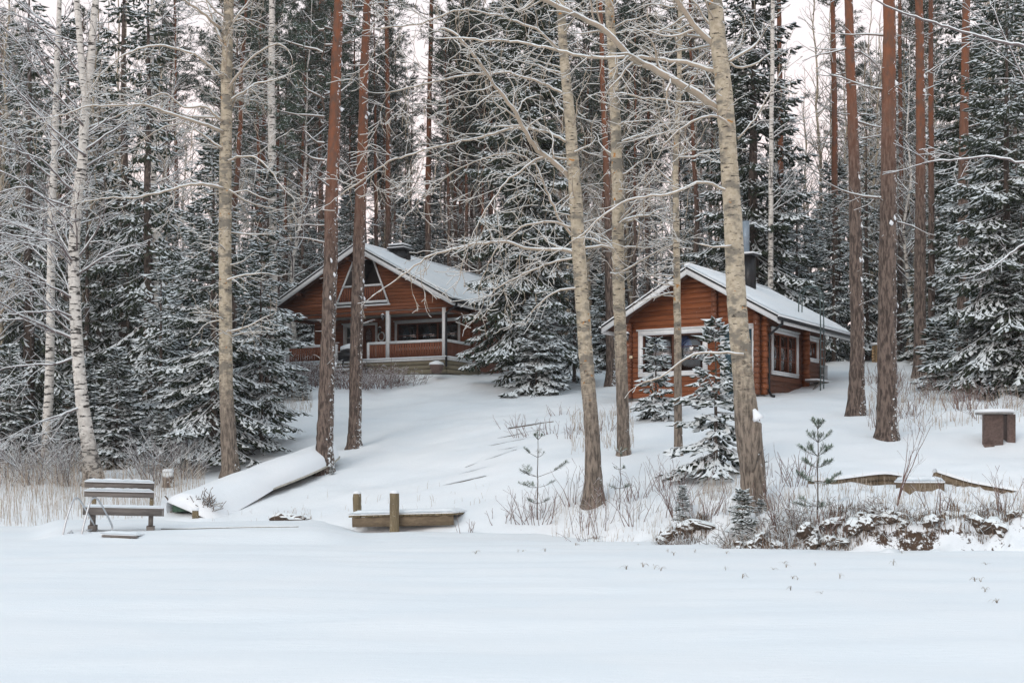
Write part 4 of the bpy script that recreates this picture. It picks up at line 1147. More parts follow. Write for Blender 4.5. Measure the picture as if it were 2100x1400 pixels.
def hero_trunk(name, kind, pts, Y, label, lean=0.0, extra_top=4.0, rough=.035, sides=16, group=None, seed=1):
    rng = np.random.RandomState(seed)
    W, Rr = trunk_path(pts, Y, lean)
    base = W[0].copy(); gz = H(base.x, base.y)
    base.z = gz
    d = (W[-1] - W[-2]).normalized()
    W.append(W[-1] + d * extra_top); Rr.append(Rr[-1] * .62)
    W.insert(0, Vector((W[0].x, W[0].y, min(gz, W[0].z) - .35))); Rr.insert(0, Rr[0] * 1.22)
    P = np.array([tuple(w - base) for w in W]); Rr = np.array(Rr)
    cum = np.concatenate([[0], np.cumsum(np.linalg.norm(np.diff(P, axis=0), axis=1))])
    n = max(10, int(cum[-1] / .14)); s = np.linspace(0, cum[-1], n)
    Q = np.stack([np.interp(s, cum, P[:, k]) for k in range(3)], 1)
    for _ in range(3): Q[1:-1] = (Q[:-2] + 2 * Q[1:-1] + Q[2:]) / 4
    RR = np.interp(s, cum, Rr); RR *= 1 + .34 * np.exp(-np.clip(s - .35, 0, 99) / .25)
    Q[:, 0] += np.convolve(rng.randn(n), np.ones(9) / 9, 'same') * .02
    o = empty(name, base); tag(o, label, 'tree', group)
    m = MB(); m.tube(Q, RR, sides, rough=rough * .6, rng=rng)
    m.obj('trunk', M_BARK[kind], o, smooth=True)
    o['_'] = 0; del o['_']
    return o, base, Q, RR

def at_height(Q, RR, z):
    i = int(np.clip(np.searchsorted(Q[:, 2], z), 1, len(Q) - 1))
    return tuple(Q[i]), float(RR[i])

LIMBS = []
def finish(S, mb, o, mat, lift=.008, limb_mat=None):
    for lm in LIMBS: lm.obj('limb', limb_mat or mat, o, smooth=True)
    LIMBS.clear()
    S.into(mb, lift); b_ = mb.obj('twigs', mat, o); b_['kind'] = 'stuff'
def limb(S, mb, pts, Y, base, r0, r1, st, rnd, dY=0.0, kid_len=1.4, kids=2.6, drop=0.0, every=.22):
    """a named limb along photo points from the trunk outwards; thick part as a tube, side branches grown from it"""
    n = len(pts)
    W = [ray(px, py, Y + dY * i / (n - 1)) - base for i, (px, py) in enumerate(pts)]
    P = np.array([tuple(w) for w in W])
    cum = np.concatenate([[0], np.cumsum(np.linalg.norm(np.diff(P, axis=0), axis=1))])
    m = max(6, int(cum[-1] / .16)); s = np.linspace(0, cum[-1], m)
    Q = np.stack([np.interp(s, cum, P[:, k]) for k in range(3)], 1)
    Q[1:-1] = (Q[:-2] + 2 * Q[1:-1] + Q[2:]) / 4
    for k in range(2, m): Q[k] += np.array([rnd.gauss(0, .012), rnd.gauss(0, .02), rnd.gauss(0, .012)])
    RR = r0 + (r1 - r0) * (s / cum[-1]) ** .8
    lm = MB(); lm.tube(Q, RR, 8, lift=.022); LIMBS.append(lm)
    step = s[1] - s[0]
    for k in range(int(m * .15) + 1, m):
        pr = kids * step
        while pr > 0:
            if rnd.random() < pr:
                d = Q[k] - Q[k - 1]; d = d / (np.linalg.norm(d) + 1e-6)
                side = np.array([-d[2], 0, d[0]]) * rnd.choice((-1, 1)) * rnd.uniform(.4, 1.0) + np.array([0, rnd.uniform(-1, 1), 0])
                dd = d * rnd.uniform(.3, 1.0) + side * rnd.uniform(.5, 1.1); dd[2] -= drop
                grow(S, tuple(Q[k]), tuple(dd), kid_len * rnd.uniform(.35, 1.2), max(.007, RR[k] * .42), 1, st, rnd)
            pr -= 1
    grow(S, tuple(Q[-1]), tuple(Q[-1] - Q[-3]), kid_len, r1, 1, st, rnd)

ST_ASP = Style(step=.17, wob=.24, up=.0, kids=3.3, ang=(30, 75), ratio=.56, levels=3, minlen=.15, minr=.0062, droop_tip=-.1, rratio=.6)
ST_BIR = Style(step=.2, wob=.12, up=.08, kids=3.6, ang=(20, 45), ratio=.5, levels=3, minlen=.2, minr=.0065, rratio=.6)
ST_STUB = Style(step=.12, wob=.2, up=-.1, kids=1.5, ang=(30, 60), ratio=.5, levels=2, minlen=.1, minr=.005)

def side_branches(S, Q, RR, n, z0, z1, az, az_sd, elev, L, st, rnd, rfac=.3, lmin=.4):
    """branches grown from the trunk between heights z0..z1; az = mean azimuth (deg, 180 = left in the photo)"""
    for k in range(n):
        z = rnd.uniform(z0, z1); p, r = at_height(Q, RR, z)
        a = math.radians(rnd.gauss(az, az_sd)) if az is not None else rnd.uniform(0, 6.283)
        e = math.radians(rnd.gauss(elev, 9))
        l = L * rnd.uniform(lmin, 1.1) * (1.1 - .35 * (z - z0) / (z1 - z0 + .01))
        grow(S, p, (math.cos(a) * math.cos(e), math.sin(a) * math.cos(e) * .8, math.sin(e)), l, max(.01, min(r * rfac, .011 * l + .006)), 0, st, rnd)

# big aspen in front of the small cabin
rnd = random.Random(7)
o, b, Q, RR = hero_trunk('aspen_tree', 'aspen', [(1545,1022,50),(1546,980,52),(1540,930,52),(1535,880,54),(1525,800,44),(1518,700,41),(1510,600,40),(1500,400,37),(1485,200,35),(1465,0,31)], 29, 'thickest beige aspen leaning left in front of the smaller cabin', lean=.4)
S, mb = Segs(), MB()
limb(S, mb, [(1478,228),(1425,190),(1360,152),(1290,118),(1240,62),(1180,30),(1100,-5)], 28.8, b, .085, .04, ST_ASP, rnd, -1.6, 1.5, 3.4)
limb(S, mb, [(1480,150),(1400,128),(1330,120),(1200,118),(1120,98),(1050,86),(945,80)], 28.8, b, .045, .014, ST_ASP, rnd, 1.5, 1.5, 3.6, .2)
limb(S, mb, [(1484,110),(1430,62),(1400,20),(1370,-30)], 28.7, b, .065, .045, ST_ASP, rnd, -.5, 1.3, 3)
limb(S, mb, [(1502,398),(1468,380),(1440,372),(1375,400),(1300,405),(1245,436),(1170,500)], 28.7, b, .028, .008, ST_ASP, rnd, -.8, 1.0, 4.0, .1)
limb(S, mb, [(1505,272),(1482,240),(1452,236),(1400,262),(1360,300)], 28.6, b, .024, .008, ST_ASP, rnd, -.8, 1.1, 4, .1)
limb(S, mb, [(1496,212),(1440,215),(1350,206),(1272,192)], 28.6, b, .022, .008, ST_ASP, rnd, .9, 1.1, 4, .1)
limb(S, mb, [(1498,130),(1505,142),(1540,138),(1580,110)], 28.6, b, .02, .008, ST_ASP, rnd, .4, .9, 3.4)
limb(S, mb, [(1514,285),(1545,250),(1580,190),(1600,150)], 28.8, b, .016, .007, ST_ASP, rnd, .8, .8, 3)
limb(S, mb, [(1525,728),(1470,722),(1420,728),(1395,738),(1365,770),(1320,785)], 28.6, b, .022, .007, ST_ASP, rnd, -.4, .5, 2.4)
limb(S, mb, [(1500,505),(1470,508),(1435,503)], 28.6, b, .014, .008, ST_STUB, rnd, -.3, .2, 1)
side_branches(S, Q, RR, 14, 8, 12.5, None, 0, 25, 2.0, ST_ASP, rnd, .22)
finish(S, mb, o, M_TWIG_TAN, .008)
m = MB()  # the burl with a pocket of snow on the right side of the trunk
pb = ray(1543, 870, 28.75) - b; m.tube([pb + Vector((.0, 0, .18)), pb + Vector((.07, 0, 0)), pb + Vector((.06, 0, -.5)), pb + Vector((-.02, 0, -1.0))], [.05, .14, .15, .06], 10, rough=.06, rng=np.random.RandomState(3)); m.obj('burl', M_BARK['aspen'], o, smooth=True)
m = MB(); ps = ray(1548, 858, 28.6) - b; m.tube([ps + Vector((-.02, 0, .2)), ps + Vector((.05, -.02, .04)), ps + Vector((.08, -.02, -.02))], [.03, .10, .12], 8); m.obj('snow', M_SNOW, o, smooth=True)

# aspen with the long limbs over the big house
o, b, Q, RR = hero_trunk('aspen_tree', 'aspen', [(1218,993,36),(1215,900,31),(1208,800,30),(1196,650,29),(1188,540,28),(1180,400,27),(1170,250,23),(1160,150,20),(1148,0,17)], 33, 'tall beige aspen with long twisted limbs reaching left over the larger house', lean=.5, seed=2)
S, mb = Segs(), MB(); rnd = random.Random(8)
limb(S, mb, [(1187,388),(1150,345),(1090,298),(1060,236),(1025,190),(985,130),(942,76)], 32.8, b, .075, .026, ST_ASP, rnd, -1.0, 1.5, 3.6, .2)
limb(S, mb, [(1190,504),(1150,455),(1124,400),(1100,338),(1062,312),(1010,318),(940,345),(870,400)], 32.8, b, .042, .009, ST_ASP, rnd, .8, 1.4, 4.6, .3)
limb(S, mb, [(1187,522),(1150,512),(1100,512),(1065,508),(1042,492),(960,504),(880,524),(852,545),(815,572)], 32.8, b, .04, .010, ST_ASP, rnd, -1.0, 1.1, 4.0, .35)
limb(S, mb, [(1180,300),(1120,270),(1060,262),(1000,280),(900,300),(800,330),(700,400)], 32.8, b, .035, .008, ST_ASP, rnd, 2.0, 1.5, 4.2, .25)
limb(S, mb, [(1192,594),(1162,590),(1122,608),(1090,640)], 32.8, b, .024, .008, ST_ASP, rnd, -.5, .9, 2.8, .3)
limb(S, mb, [(1184,528),(1130,540),(1080,560),(1040,578),(1010,600)], 32.8, b, .02, .007, ST_ASP, rnd, -.8, 1.1, 4.5, .4)
limb(S, mb, [(1180,470),(1120,452),(1060,470),(1010,520),(985,580)], 32.8, b, .024, .007, ST_ASP, rnd, .8, 1.2, 5.2, .4)
limb(S, mb, [(1178,330),(1110,320),(1040,370),(990,440),(960,500)], 32.8, b, .026, .007, ST_ASP, rnd, -1.2, 1.3, 5.2, .4)
limb(S, mb, [(1190,488),(1225,492),(1258,510)], 32.8, b, .02, .007, ST_ASP, rnd, .3, .6, 2.4)
limb(S, mb, [(1170,200),(1110,170),(1040,150),(960,155),(880,170),(800,190)], 32.7, b, .03, .008, ST_ASP, rnd, 1.2, 1.6, 4.4, .25)
limb(S, mb, [(1165,120),(1100,60),(1020,30),(940,20),(860,50),(780,60)], 32.6, b, .03, .008, ST_ASP, rnd, -1.2, 1.6, 4.2, .2)
side_branches(S, Q, RR, 16, 6.5, 13.5, None, 0, 10, 1.9, ST_ASP, rnd, .25)
finish(S, mb, o, M_TWIG_TAN, .008)

# an aspen just outside the right edge whose boughs reach into the picture
o, b, Q, RR = hero_trunk('aspen_tree', 'aspen', [(2185,960,44),(2180,700,38),(2176,400,34),(2170,0,28)], 33, 'snowy aspen boughs reaching in from the right edge', seed=12)
S, mb = Segs(), MB(); rnd = random.Random(19)
limb(S, mb, [(2172,130),(2100,94),(2030,82),(1960,62),(1890,40),(1825,18),(1780,-10)], 32.8, b, .045, .012, ST_BIR, rnd, -1.0, 1.2, 2.0, .1)
limb(S, mb, [(2174,350),(2100,334),(2040,322),(1980,328),(1920,330),(1890,335)], 32.8, b, .035, .01, ST_BIR, rnd, 1.0, 1.0, 2.6, .1)
limb(S, mb, [(2174,480),(2100,500),(2060,530),(2040,548),(2010,560)], 32.8, b, .03, .01, ST_BIR, rnd, -1.0, 1.0, 3.0, .2)
limb(S, mb, [(2174,300),(2120,200),(2080,120),(2040,30),(2020,-40)], 32.8, b, .03, .012, ST_BIR, rnd, 1.0, 1.4, 2.4)
finish(S, mb, o, M_TWIG_BIRCH, .012)

# two thinner aspens beside the small cabin
o, b, Q, RR = hero_trunk('aspen_tree', 'aspen', [(1280,935,26),(1276,800,25),(1270,620,25),(1267,400,24),(1262,250,22),(1255,100,19),(1250,0,18)], 37, 'straight grey beige aspen at the left corner of the smaller cabin', seed=3)
S, mb = Segs(), MB(); rnd = random.Random(9)
side_branches(S, Q, RR, 26, 4.5, 14, None, 0, 15, 2.4, ST_ASP, rnd, .25)
limb(S, mb, [(1272,560),(1300,545),(1340,520),(1380,500)], 36.8, b, .02, .007, ST_ASP, rnd, -.6, .9, 3)
finish(S, mb, o, M_TWIG_TAN, .008)
o, b, Q, RR = hero_trunk('aspen_tree', 'aspen', [(1392,935,17),(1390,800,16),(1389,640,15),(1387,500,14),(1385,330,12),(1392,180,10),(1395,40,9)], 36, 'thin grey aspen sapling standing before the window of the smaller cabin', seed=4)
S, mb = Segs(), MB(); rnd = random.Random(10)
side_branches(S, Q, RR, 20, 4.0, 6.6, None, 0, -5, 1.2, ST_ASP, rnd, .4)
side_branches(S, Q, RR, 34, 6.2, 13, None, 0, 25, 1.9, ST_ASP, rnd, .4)
finish(S, mb, o, M_TWIG_TAN, .008)

# aspen on the left before the spruce
o, b, Q, RR = hero_trunk('aspen_tree', 'aspen', [(473,962,36),(469,900,33),(464,800,28),(462,650,27),(461,480,26),(463,300,25),(465,150,23),(469,0,20)], 42, 'beige aspen with arching snowy limbs in front of the large left spruce', seed=5)
S, mb = Segs(), MB(); rnd = random.Random(12)
limb(S, mb, [(456,272),(430,258),(392,248),(340,230),(300,216),(250,216),(180,218),(122,238)], 41.8, b, .055, .012, ST_ASP, rnd, -2.0, 1.6, 3.4, .1)
limb(S, mb, [(455,250),(420,215),(380,225),(340,190),(300,205),(240,240)], 41.8, b, .035, .009, ST_ASP, rnd, -1.0, 1.5, 3.2, .1)
limb(S, mb, [(455,160),(430,135),(393,108),(330,94),(290,97),(243,120),(200,160)], 41.8, b, .05, .01, ST_ASP, rnd, -1.5, 1.6, 3, .1)
limb(S, mb, [(455,305),(420,280),(376,250),(330,262),(290,290)], 41.8, b, .03, .009, ST_ASP, rnd, 1.0, 1.3, 3)
limb(S, mb, [(458,388),(430,378),(393,378),(340,392),(300,402),(268,407),(220,406),(175,414)], 41.8, b, .045, .01, ST_ASP, rnd, -1.6, 1.4, 3.4, .15)
limb(S, mb, [(468,182),(490,150),(512,122),(540,100),(575,88),(590,104)], 41.8, b, .04, .012, ST_ASP, rnd, -1.0, 1.3, 2.6)
limb(S, mb, [(470,390),(500,410),(536,424),(570,430)], 41.8, b, .025, .008, ST_ASP, rnd, .8, 1.2, 2.6)
limb(S, mb, [(468,330),(500,318),(525,322),(556,350),(580,388),(608,410),(600,430)], 41.8, b, .04, .01, ST_ASP, rnd, -1.0, 1.2, 3, .2)
limb(S, mb, [(452,60),(420,30),(380,0),(330,-20)], 41.8, b, .05, .02, ST_ASP, rnd, -1.0, 1.6, 3)
limb(S, mb, [(455,90),(430,20),(415,-30)], 41.8, b, .05, .03, ST_ASP, rnd, .8, 1.6, 3)
side_branches(S, Q, RR, 16, 4, 10, None, 0, 5, 2.2, ST_ASP, rnd, .2)
side_branches(S, Q, RR, 18, 10, 15.5, None, 0, 35, 2.8, ST_ASP, rnd, .25)
finish(S, mb, o, M_TWIG_TAN, .010)

# birches at the left
o, b, Q, RR = hero_trunk('birch_tree', 'birch', [(193,978,38),(182,920,31),(170,840,27),(160,740,25),(155,640,23),(150,520,23),(157,420,21),(170,320,20),(175,220,18),(186,120,16),(197,0,13)], 42, 'crooked white birch nearest the bench with long snowy branches reaching up to the left', seed=6)
S, mb = Segs(), MB(); rnd = random.Random(13)
fk = MB(); fk.tube([ray(x_, y_, 41.85) - b for x_, y_ in [(179,225),(174,190),(168,150),(164,80),(157,0),(150,-60),(140,-160)]], [.12,.115,.11,.10,.09,.08,.05], 12); fk.obj('forked_stem', M_BARK['birch'], o, smooth=True)
for pts in ([(176,320),(150,300),(120,275),(86,246),(40,190),(0,150),(-30,120)], [(170,158),(140,120),(107,86),(60,30),(20,-10)], [(150,394),(120,362),(89,329),(45,312),(0,300)], [(150,540),(130,508),(111,495),(60,488),(0,480)],
            [(149,612),(110,590),(74,577),(35,568),(0,560)], [(149,652),(120,635),(96,640),(60,640),(20,645)], [(150,734),(110,750),(74,747),(30,752),(0,758)], [(163,836),(130,850),(93,860),(60,878)],
            [(152,470),(120,430),(80,400),(40,370),(0,350)], [(172,260),(140,220),(90,170),(40,90),(0,50)], [(155,430),(100,410),(50,380),(0,395)]):
    limb(S, mb, pts, 41.9, b, .038, .010, ST_BIR, rnd, -1.5, 1.5, 2.8)
side_branches(S, Q, RR, 14, 4, 14, 170, 30, 38, 3.0, ST_BIR, rnd, .25)
side_branches(S, Q, RR, 12, 6, 14, 10, 40, 42, 2.4, ST_BIR, rnd, .25)
finish(S, mb, o, M_TWIG_BIRCH, .014)
o, b, Q, RR = hero_trunk('birch_tree', 'birch', [(95,965,22),(98,860,20),(103,740,18),(104,600,17),(106,450,16),(112,300,14),(116,150,12),(122,0,9)], 46, 'straight slim white birch left of the crooked birch', seed=7)
S, mb = Segs(), MB(); rnd = random.Random(14)
side_branches(S, Q, RR, 22, 5, 15, 185, 45, 35, 3.0, ST_BIR, rnd, .28)
side_branches(S, Q, RR, 14, 6, 15, 0, 50, 38, 2.2, ST_BIR, rnd, .28)
finish(S, mb, o, M_TWIG_BIRCH, .014)
o, b, Q, RR = hero_trunk('birch_tree', 'birch', [(319,860,14),(318,700,13),(320,520,12),(314,330,11),(310,180,10),(313,0,8)], 52, 'slim crooked birch behind the spruce left of the beige aspen', seed=8)
S, mb = Segs(), MB(); rnd = random.Random(15)
side_branches(S, Q, RR, 30, 4, 16, None, 0, 38, 2.4, ST_BIR, rnd, .28)
finish(S, mb, o, M_TWIG_BIRCH, .012)
o, b, Q, RR = hero_trunk('birch_tree', 'birch', [(560,790,19),(560,640,18),(560,480,17),(558,320,17),(556,180,15),(558,0,12)], 56, 'white birch with black marks beside the left eave of the larger house', seed=9)
S, mb = Segs(), MB(); rnd = random.Random(16)
side_branches(S, Q, RR, 16, 6, 18, None, 0, 35, 2.0, ST_BIR, rnd, .2)
finish(S, mb, o, M_TWIG_BIRCH, .012)
for (x0, x1, Y, lb) in ((1592, 1585, 58, 'white birch trunk just right of the flue pipe'), (2075, 2060, 60, 'pale birch near the right edge behind the dark spruce')):
    o, b, Q, RR = hero_trunk('birch_tree', 'birch', [(x0 - 12, 700, 12), ((x0 + x1) / 2 - 8, 400, 10), (x1, 0, 8)], Y, lb, seed=Y)
    S, mb = Segs(), MB(); side_branches(S, Q, RR, 26, 5, 17, None, 0, 40, 2.0, ST_BIR, rnd, .28); finish(S, mb, o, M_TWIG_BIRCH, .010)

# the named pines
def hero_pine(pts, Y, label, seed, stubs=26, crown=None, dead=10, zlow=3.0):
    o, b, Q, RR = hero_trunk('pine_tree', 'pine', pts, Y, label, seed=seed, rough=.05, sides=14)
    rnd = random.Random(seed); S, mb = Segs(), MB()
    zt = Q[-1, 2]
    for k in range(stubs):
        z = rnd.uniform(zlow, zt); p, r = at_height(Q, RR, z); a = rnd.uniform(0, 6.28)
        grow(S, p, (math.cos(a), math.sin(a), rnd.uniform(-.3, .6)), rnd.uniform(.25, .75), .014, 1, ST_STUB, rnd)
    side_branches(S, Q, RR, dead, zt * .35, zt * .9, None, 0, 5, 2.0, Style(step=.25, wob=.15, up=-.04, kids=1.8, ratio=.4, levels=2, minlen=.2, minr=.006), rnd, .2)
    if crown:
        z0, rb, n, dx = crown
        S2, c, s = pine_crown(zt + 1, z0, rb, seed, n=n, tufts=9, snow=.5)
        for a in S2.a: S.a.append(a)
        tag(c.obj('crown', M_NEEDLE_DK, o, loc=(dx, 0, 0)), kind='stuff'); tag(s.obj('crown_snow', M_SNOWCLUMP, o, loc=(dx, 0, 0)), kind='stuff')
    finish(S, mb, o, M_TWIG_DEAD, .010)
    # lumps of snow caught on whorls
    m = MB(); rs = np.random.RandomState(seed)
    for k in range(8):
        z = rnd.uniform(1.5, zt * .9); p, r = at_height(Q, RR, z); a = rnd.gauss(-.3, .6)
        c = Vector(p) + Vector((math.cos(a) * r, math.sin(a) * r, 0))
        m.tube([c + Vector((0, 0, .10)), c + Vector((.02, 0, .02)), c + Vector((.03, 0, -.04))], [.012, .045 * rnd.uniform(.6, 1.4), .014], 7, rough=.38, rng=rs)
    sn_o = m.obj('snow', M_SNOW, o, smooth=True); sn_o['kind'] = 'stuff'
    return o
hero_pine([(665,950,37),(668,850,33),(673,700,30),(678,560,29),(680,420,27),(686,250,24),(691,100,20),(695,0,18)], 42, 'thicker left pine of the pair before the larger house', 61, 22, (9.5, 1.9, 40, -.6))
hero_pine([(727,902,27),(730,780,26),(733,620,26),(738,450,24),(743,300,21),(748,120,17),(753,0,15)], 45, 'slimmer right pine of the pair before the larger house', 62, 22, (13, 1.6, 18, 0))
hero_pine([(1757,850,36),(1758,700,28),(1755,500,26),(1750,300,22),(1744,120,19),(1740,0,17)], 40, 'orange barked pine with a snow flecked foot just right of the smaller cabin', 63, 20, None)
hero_pine([(1819,885,41),(1820,700,39),(1821,500,36),(1822,300,31),(1824,120,27),(1824,0,24)], 36, 'thickest straight pine at the right with rust orange upper bark', 64, 20, None)
hero_pine([(1887,758,27),(1887,600,25),(1888,400,21),(1888,200,18),(1885,0,16)], 52, 'pine with dark lower trunk standing behind the thick straight pine', 65, 26, (14.5, 1.8, 26, 0))
hero_pine([(1911,735,15),(1910,500,13),(1909,250,11),(1909,0,9)], 54, 'thin pine close against the right side of a darker pine', 66, 20, (15, 1.5, 18, 0), 14)
hero_pine([(1974,790,27),(1975,600,23),(1975,400,20),(1978,200,17),(1982,0,15)], 48, 'rust orange pine beside the big dark spruce at the right edge', 67, 20, (14, 1.7, 22, 0))
hero_pine([(1252,765,19),(1250,600,18),(1247,450,15),(1240,280,12),(1235,150,10),(1232,0,8)], 56, 'dark red pine between the two aspens left of the smaller cabin', 68, 20, (17, 1.4, 18, 0))
hero_pine([(1714,620,14),(1712,400,13),(1711,200,11),(1708,0,9)], 66, 'thin orange pine rising behind the roof ladder of the smaller cabin', 69, 18, (17, 2.2, 36, 0), 16)
hero_pine([(1602,640,13),(1601,400,12),(1600,200,11),(1597,0,9)], 68, 'thin pale orange pine right of the flue pipe', 70, 18, (18, 2.0, 30, 0), 14)
hero_pine([(1845,640,10),(1848,400,9),(1846,150,8),(1845,0,7)], 68, 'thinnest pine seen between the two thick right hand pines', 71, 18, (18, 1.8, 26, 0), 14)
hero_pine([(745,560,11),(798,560,12),(796,560,12)][1:] + [(796,300,10),(794,100,9),(792,0,8)], 76, 'slim reddish pine rising right behind the chimney of the larger house', 72, 18, (17, 1.8, 30, 0), 16)
hero_pine([(878,560,13),(878,400,12),(880,250,10),(884,80,9),(885,0,8)], 78, 'slim orange pine above the roof of the larger house against the bright sky gap', 73, 18, (19, 1.8, 26, 0), 16)

# spruces one can name
def named_spruce(px, Y, meshes, label, s=1.0, sz=None, rz=0.0, dz=-.05, pv=None):
    p = gp(px, Y); p.z += dz
    return place_tree('spruce_tree', list(zip(SPR_PARTS, meshes)), p, rz, s, sz, label)
named_spruce(1082, 56, spruce_mesh(23, 3.1, 81, whorl=.42, per=6, droop=.85, snow=.5, hang=.26, first=.03, shape=.6, gap=.18), 'tall dark hanging spruce between the two cabins half covered by bare twigs')
named_spruce(1100, 54, spruce_mesh(3.9, 1.6, 82, whorl=.26, per=6, droop=.6, snow=1.1, twig=.09, first=.05, hang=.1), 'small snow laden spruce standing at the foot of the tall dark spruce')
named_spruce(1178, 58, OPEN[2], 'short spruce right of the foot of the tall dark spruce', .7)
named_spruce(438, 44.5, spruce_mesh(11, 2.9, 83, whorl=.44, per=6, droop=.5, snow=.85, first=.09, hang=.14, gap=.22, twig=.16), 'broad snowy spruce with drooping lower boughs left of the larger house')
named_spruce(330, 47.0, spruce_mesh(7.0, 2.0, 84, whorl=.42, per=5, droop=.5, snow=.95, first=.05, hang=.1, gap=.25, twig=.17), 'bushy spruce white with snow at the left of the broad spruce')
named_spruce(535, 46.5, spruce_mesh(7.0, 1.9, 85, whorl=.4, per=6, droop=.55, snow=.75, first=.04, hang=.12, gap=.2, twig=.16), 'dark bushy spruce between the beige aspen and the boat')
named_spruce(255, 52, OPEN[0], 'tallest dark spruce behind the crooked birch', 1.25, rz=1)
named_spruce(205, 54, OPEN[1], 'dark spruce behind the straight slim birch', 1.2, rz=2)
named_spruce(60, 50, OPEN[0], 'dark spruce nearest the left edge', 1.1, rz=4)
named_spruce(1345, 43, spruce_mesh(2.6, .82, 86, whorl=.26, per=5, droop=.4, snow=1.1, twig=.12, hang=.05, first=.05, gap=.12, shape=.95), 'small snowy spruce below the front window of the smaller cabin')
named_spruce(1468, 33, spruce_mesh(3.8, 1.5, 87, whorl=.29, per=5, droop=.42, snow=1.15, twig=.14, hang=.07, first=.08, gap=.12, shape=1.0), 'snowy spruce just left of the thickest aspen before the cabin door')
named_spruce(2065, 43, spruce_mesh(14, 2.5, 88, whorl=.42, per=6, droop=.85, snow=.7, hang=.22, first=.03, shape=.6, gap=.2, twig=.15), 'large dark spruce hanging over the right edge', rz=1)
named_spruce(1545, 60, SPR[2], 'tall dark spruce right behind the thickest aspen', 1.35, rz=2.5)
named_spruce(1920, 47, SMALL[1], 'little snowy spruce between the right hand pines', 1.05)
named_spruce(1985, 44, SMALL[0], 'low bushy spruce left of the large right hand spruce', .7, rz=1)
named_spruce(620, 55, SMALL[1], 'tiny spruce on the snow below the veranda of the larger house', .45)
for px, Y, s, lb in ((240, 45, .9, 'small spruce behind the bench with drooping snowy boughs'), (170, 47, .8, 'small spruce at the foot of the crooked birch'), (330, 44, .55, 'low spruce right of the bench near the tree stump'), (20, 47, .9, 'small spruce at the left edge above the reeds')):
    named_spruce(px, Y, SMALL[2] if s > .6 else SMALL[0], lb, s, rz=px)
named_spruce(1522, 27.9, SMALL[1], 'knee high spruce on the bank below the thickest aspen', .42)
named_spruce(1400, 29.6, SMALL[0], 'waist high spruce among bare twigs left of the thickest aspen', .24)
named_spruce(1560, 28.4, SMALL[1], 'tiny spruce half buried at the foot of the thickest aspen', .2)
named_spruce(680, 41.5, SMALL[1], 'tiny spruce tip in the snow beside the thick pine', .13)

# young pines with bottle-brush needles
def brush_branch(mb, sn, P, Q, rng, dens=120, nl=.075, snow=.25):
    P = np.array(P); Q = np.array(Q); L = np.linalg.norm(Q - P); n = max(6, int(L * dens)); t = rng.rand(n)
    d = (Q - P) / L; B = P + (Q - P) * t[:, None]
    r = rng.randn(n, 3); r -= (r @ d)[:, None] * d; r /= np.linalg.norm(r, axis=1, keepdims=True)
    D = r * .8 + d * .75; D /= np.linalg.norm(D, axis=1, keepdims=True)
    blades(mb, B, D, nl * (.8 + .4 * rng.rand(n)), .005, .002, rng)
    k = rng.rand(n) < snow
    Dn = D[k].copy(); Dn[:, 2] = np.abs(Dn[:, 2]) * .6
    blades(sn, B[k] + np.array([0, 0, .018]), Dn, nl * .6, .013, .004, rng)
def young_pine(px, Y, h, seed, label, whorls, spread=.5, full=1.0, r=.018):
    rng = np.random.RandomState(seed); p = gp(px, Y); o = empty('young_pine', p); tag(o, label, 'young tree')
    c, s, S = MB(), MB(), Segs(); stem = MB()
    zz = np.linspace(-.1, h, 12); off = np.cumsum(rng.randn(12, 2) * .008, axis=0)
    stem.tube(np.stack([off[:, 0], off[:, 1], zz], 1), np.linspace(r, .006, 12), 7)
    brush_branch(c, s, (off[-1, 0], off[-1, 1], h - .2), (off[-1, 0], off[-1, 1], h), rng, 260)
    for (zf, L, n, upz) in whorls:
        a0 = rng.rand() * 6.28
        for k in range(n):
            a = a0 + k * 6.283 / n + rng.randn() * .25; l = L * (.7 + .5 * rng.rand()); i = int(zf * 11)
            b0 = np.array([off[i, 0], off[i, 1], zf * h]); d = np.array([math.cos(a), math.sin(a), upz + rng.randn() * .08]); d /= np.linalg.norm(d)
            m = b0 + d * l * .5; d2 = d + np.array([0, 0, .35]); d2 /= np.linalg.norm(d2); e = m + d2 * l * .5
            S.add(b0, m, .008, .006); S.add(m, e, .006, .004)
            if full > .7: brush_branch(c, s, b0 + (m - b0) * .5, m, rng, 150)
            brush_branch(c, s, m, e, rng, 260 * full)
            for q in (.35, .7):
                if rng.rand() < .85 * full:
                    sd = np.cross(d, [0, 0, 1]) * rng.choice((-1, 1)); f = m + d2 * l * .5 * (q - .3); g_ = f + (d2 + sd * .8) * l * .26
                    S.add(f, g_, .005, .004); brush_branch(c, s, f, g_, rng, 240)
    S.into(stem, .004); stem.obj('trunk', M_BARK['spruce'], o); c.obj('needles', M_NEEDLE_SAP, o); s.obj('snow', M_SNOWCLUMP, o)
young_pine(1677, 27.6, 1.95, 91, 'green young pine with snowy bottle brush shoots on the right bank', [(.90, .22, 5, 1.1), (.76, .32, 5, .8), (.62, .42, 6, .5), (.50, .45, 5, .3), (.34, .6, 4, .15), (.10, .42, 4, .1)], full=1.0)
young_pine(1102, 33.2, 2.15, 92, 'thin young pine with sparse needle tufts beside the landing stage', [(.90, .2, 4, .9), (.70, .35, 3, .5), (.48, .75, 3, .2), (.36, .6, 3, .1), (.18, .3, 3, .2)], full=.6)
young_pine(1268, 31.8, 1.45, 93, 'weak little pine below the straight grey aspen', [(.92, .18, 4, .4), (.65, .2, 3, .2), (.35, .35, 4, .1)], full=.55, r=.012)

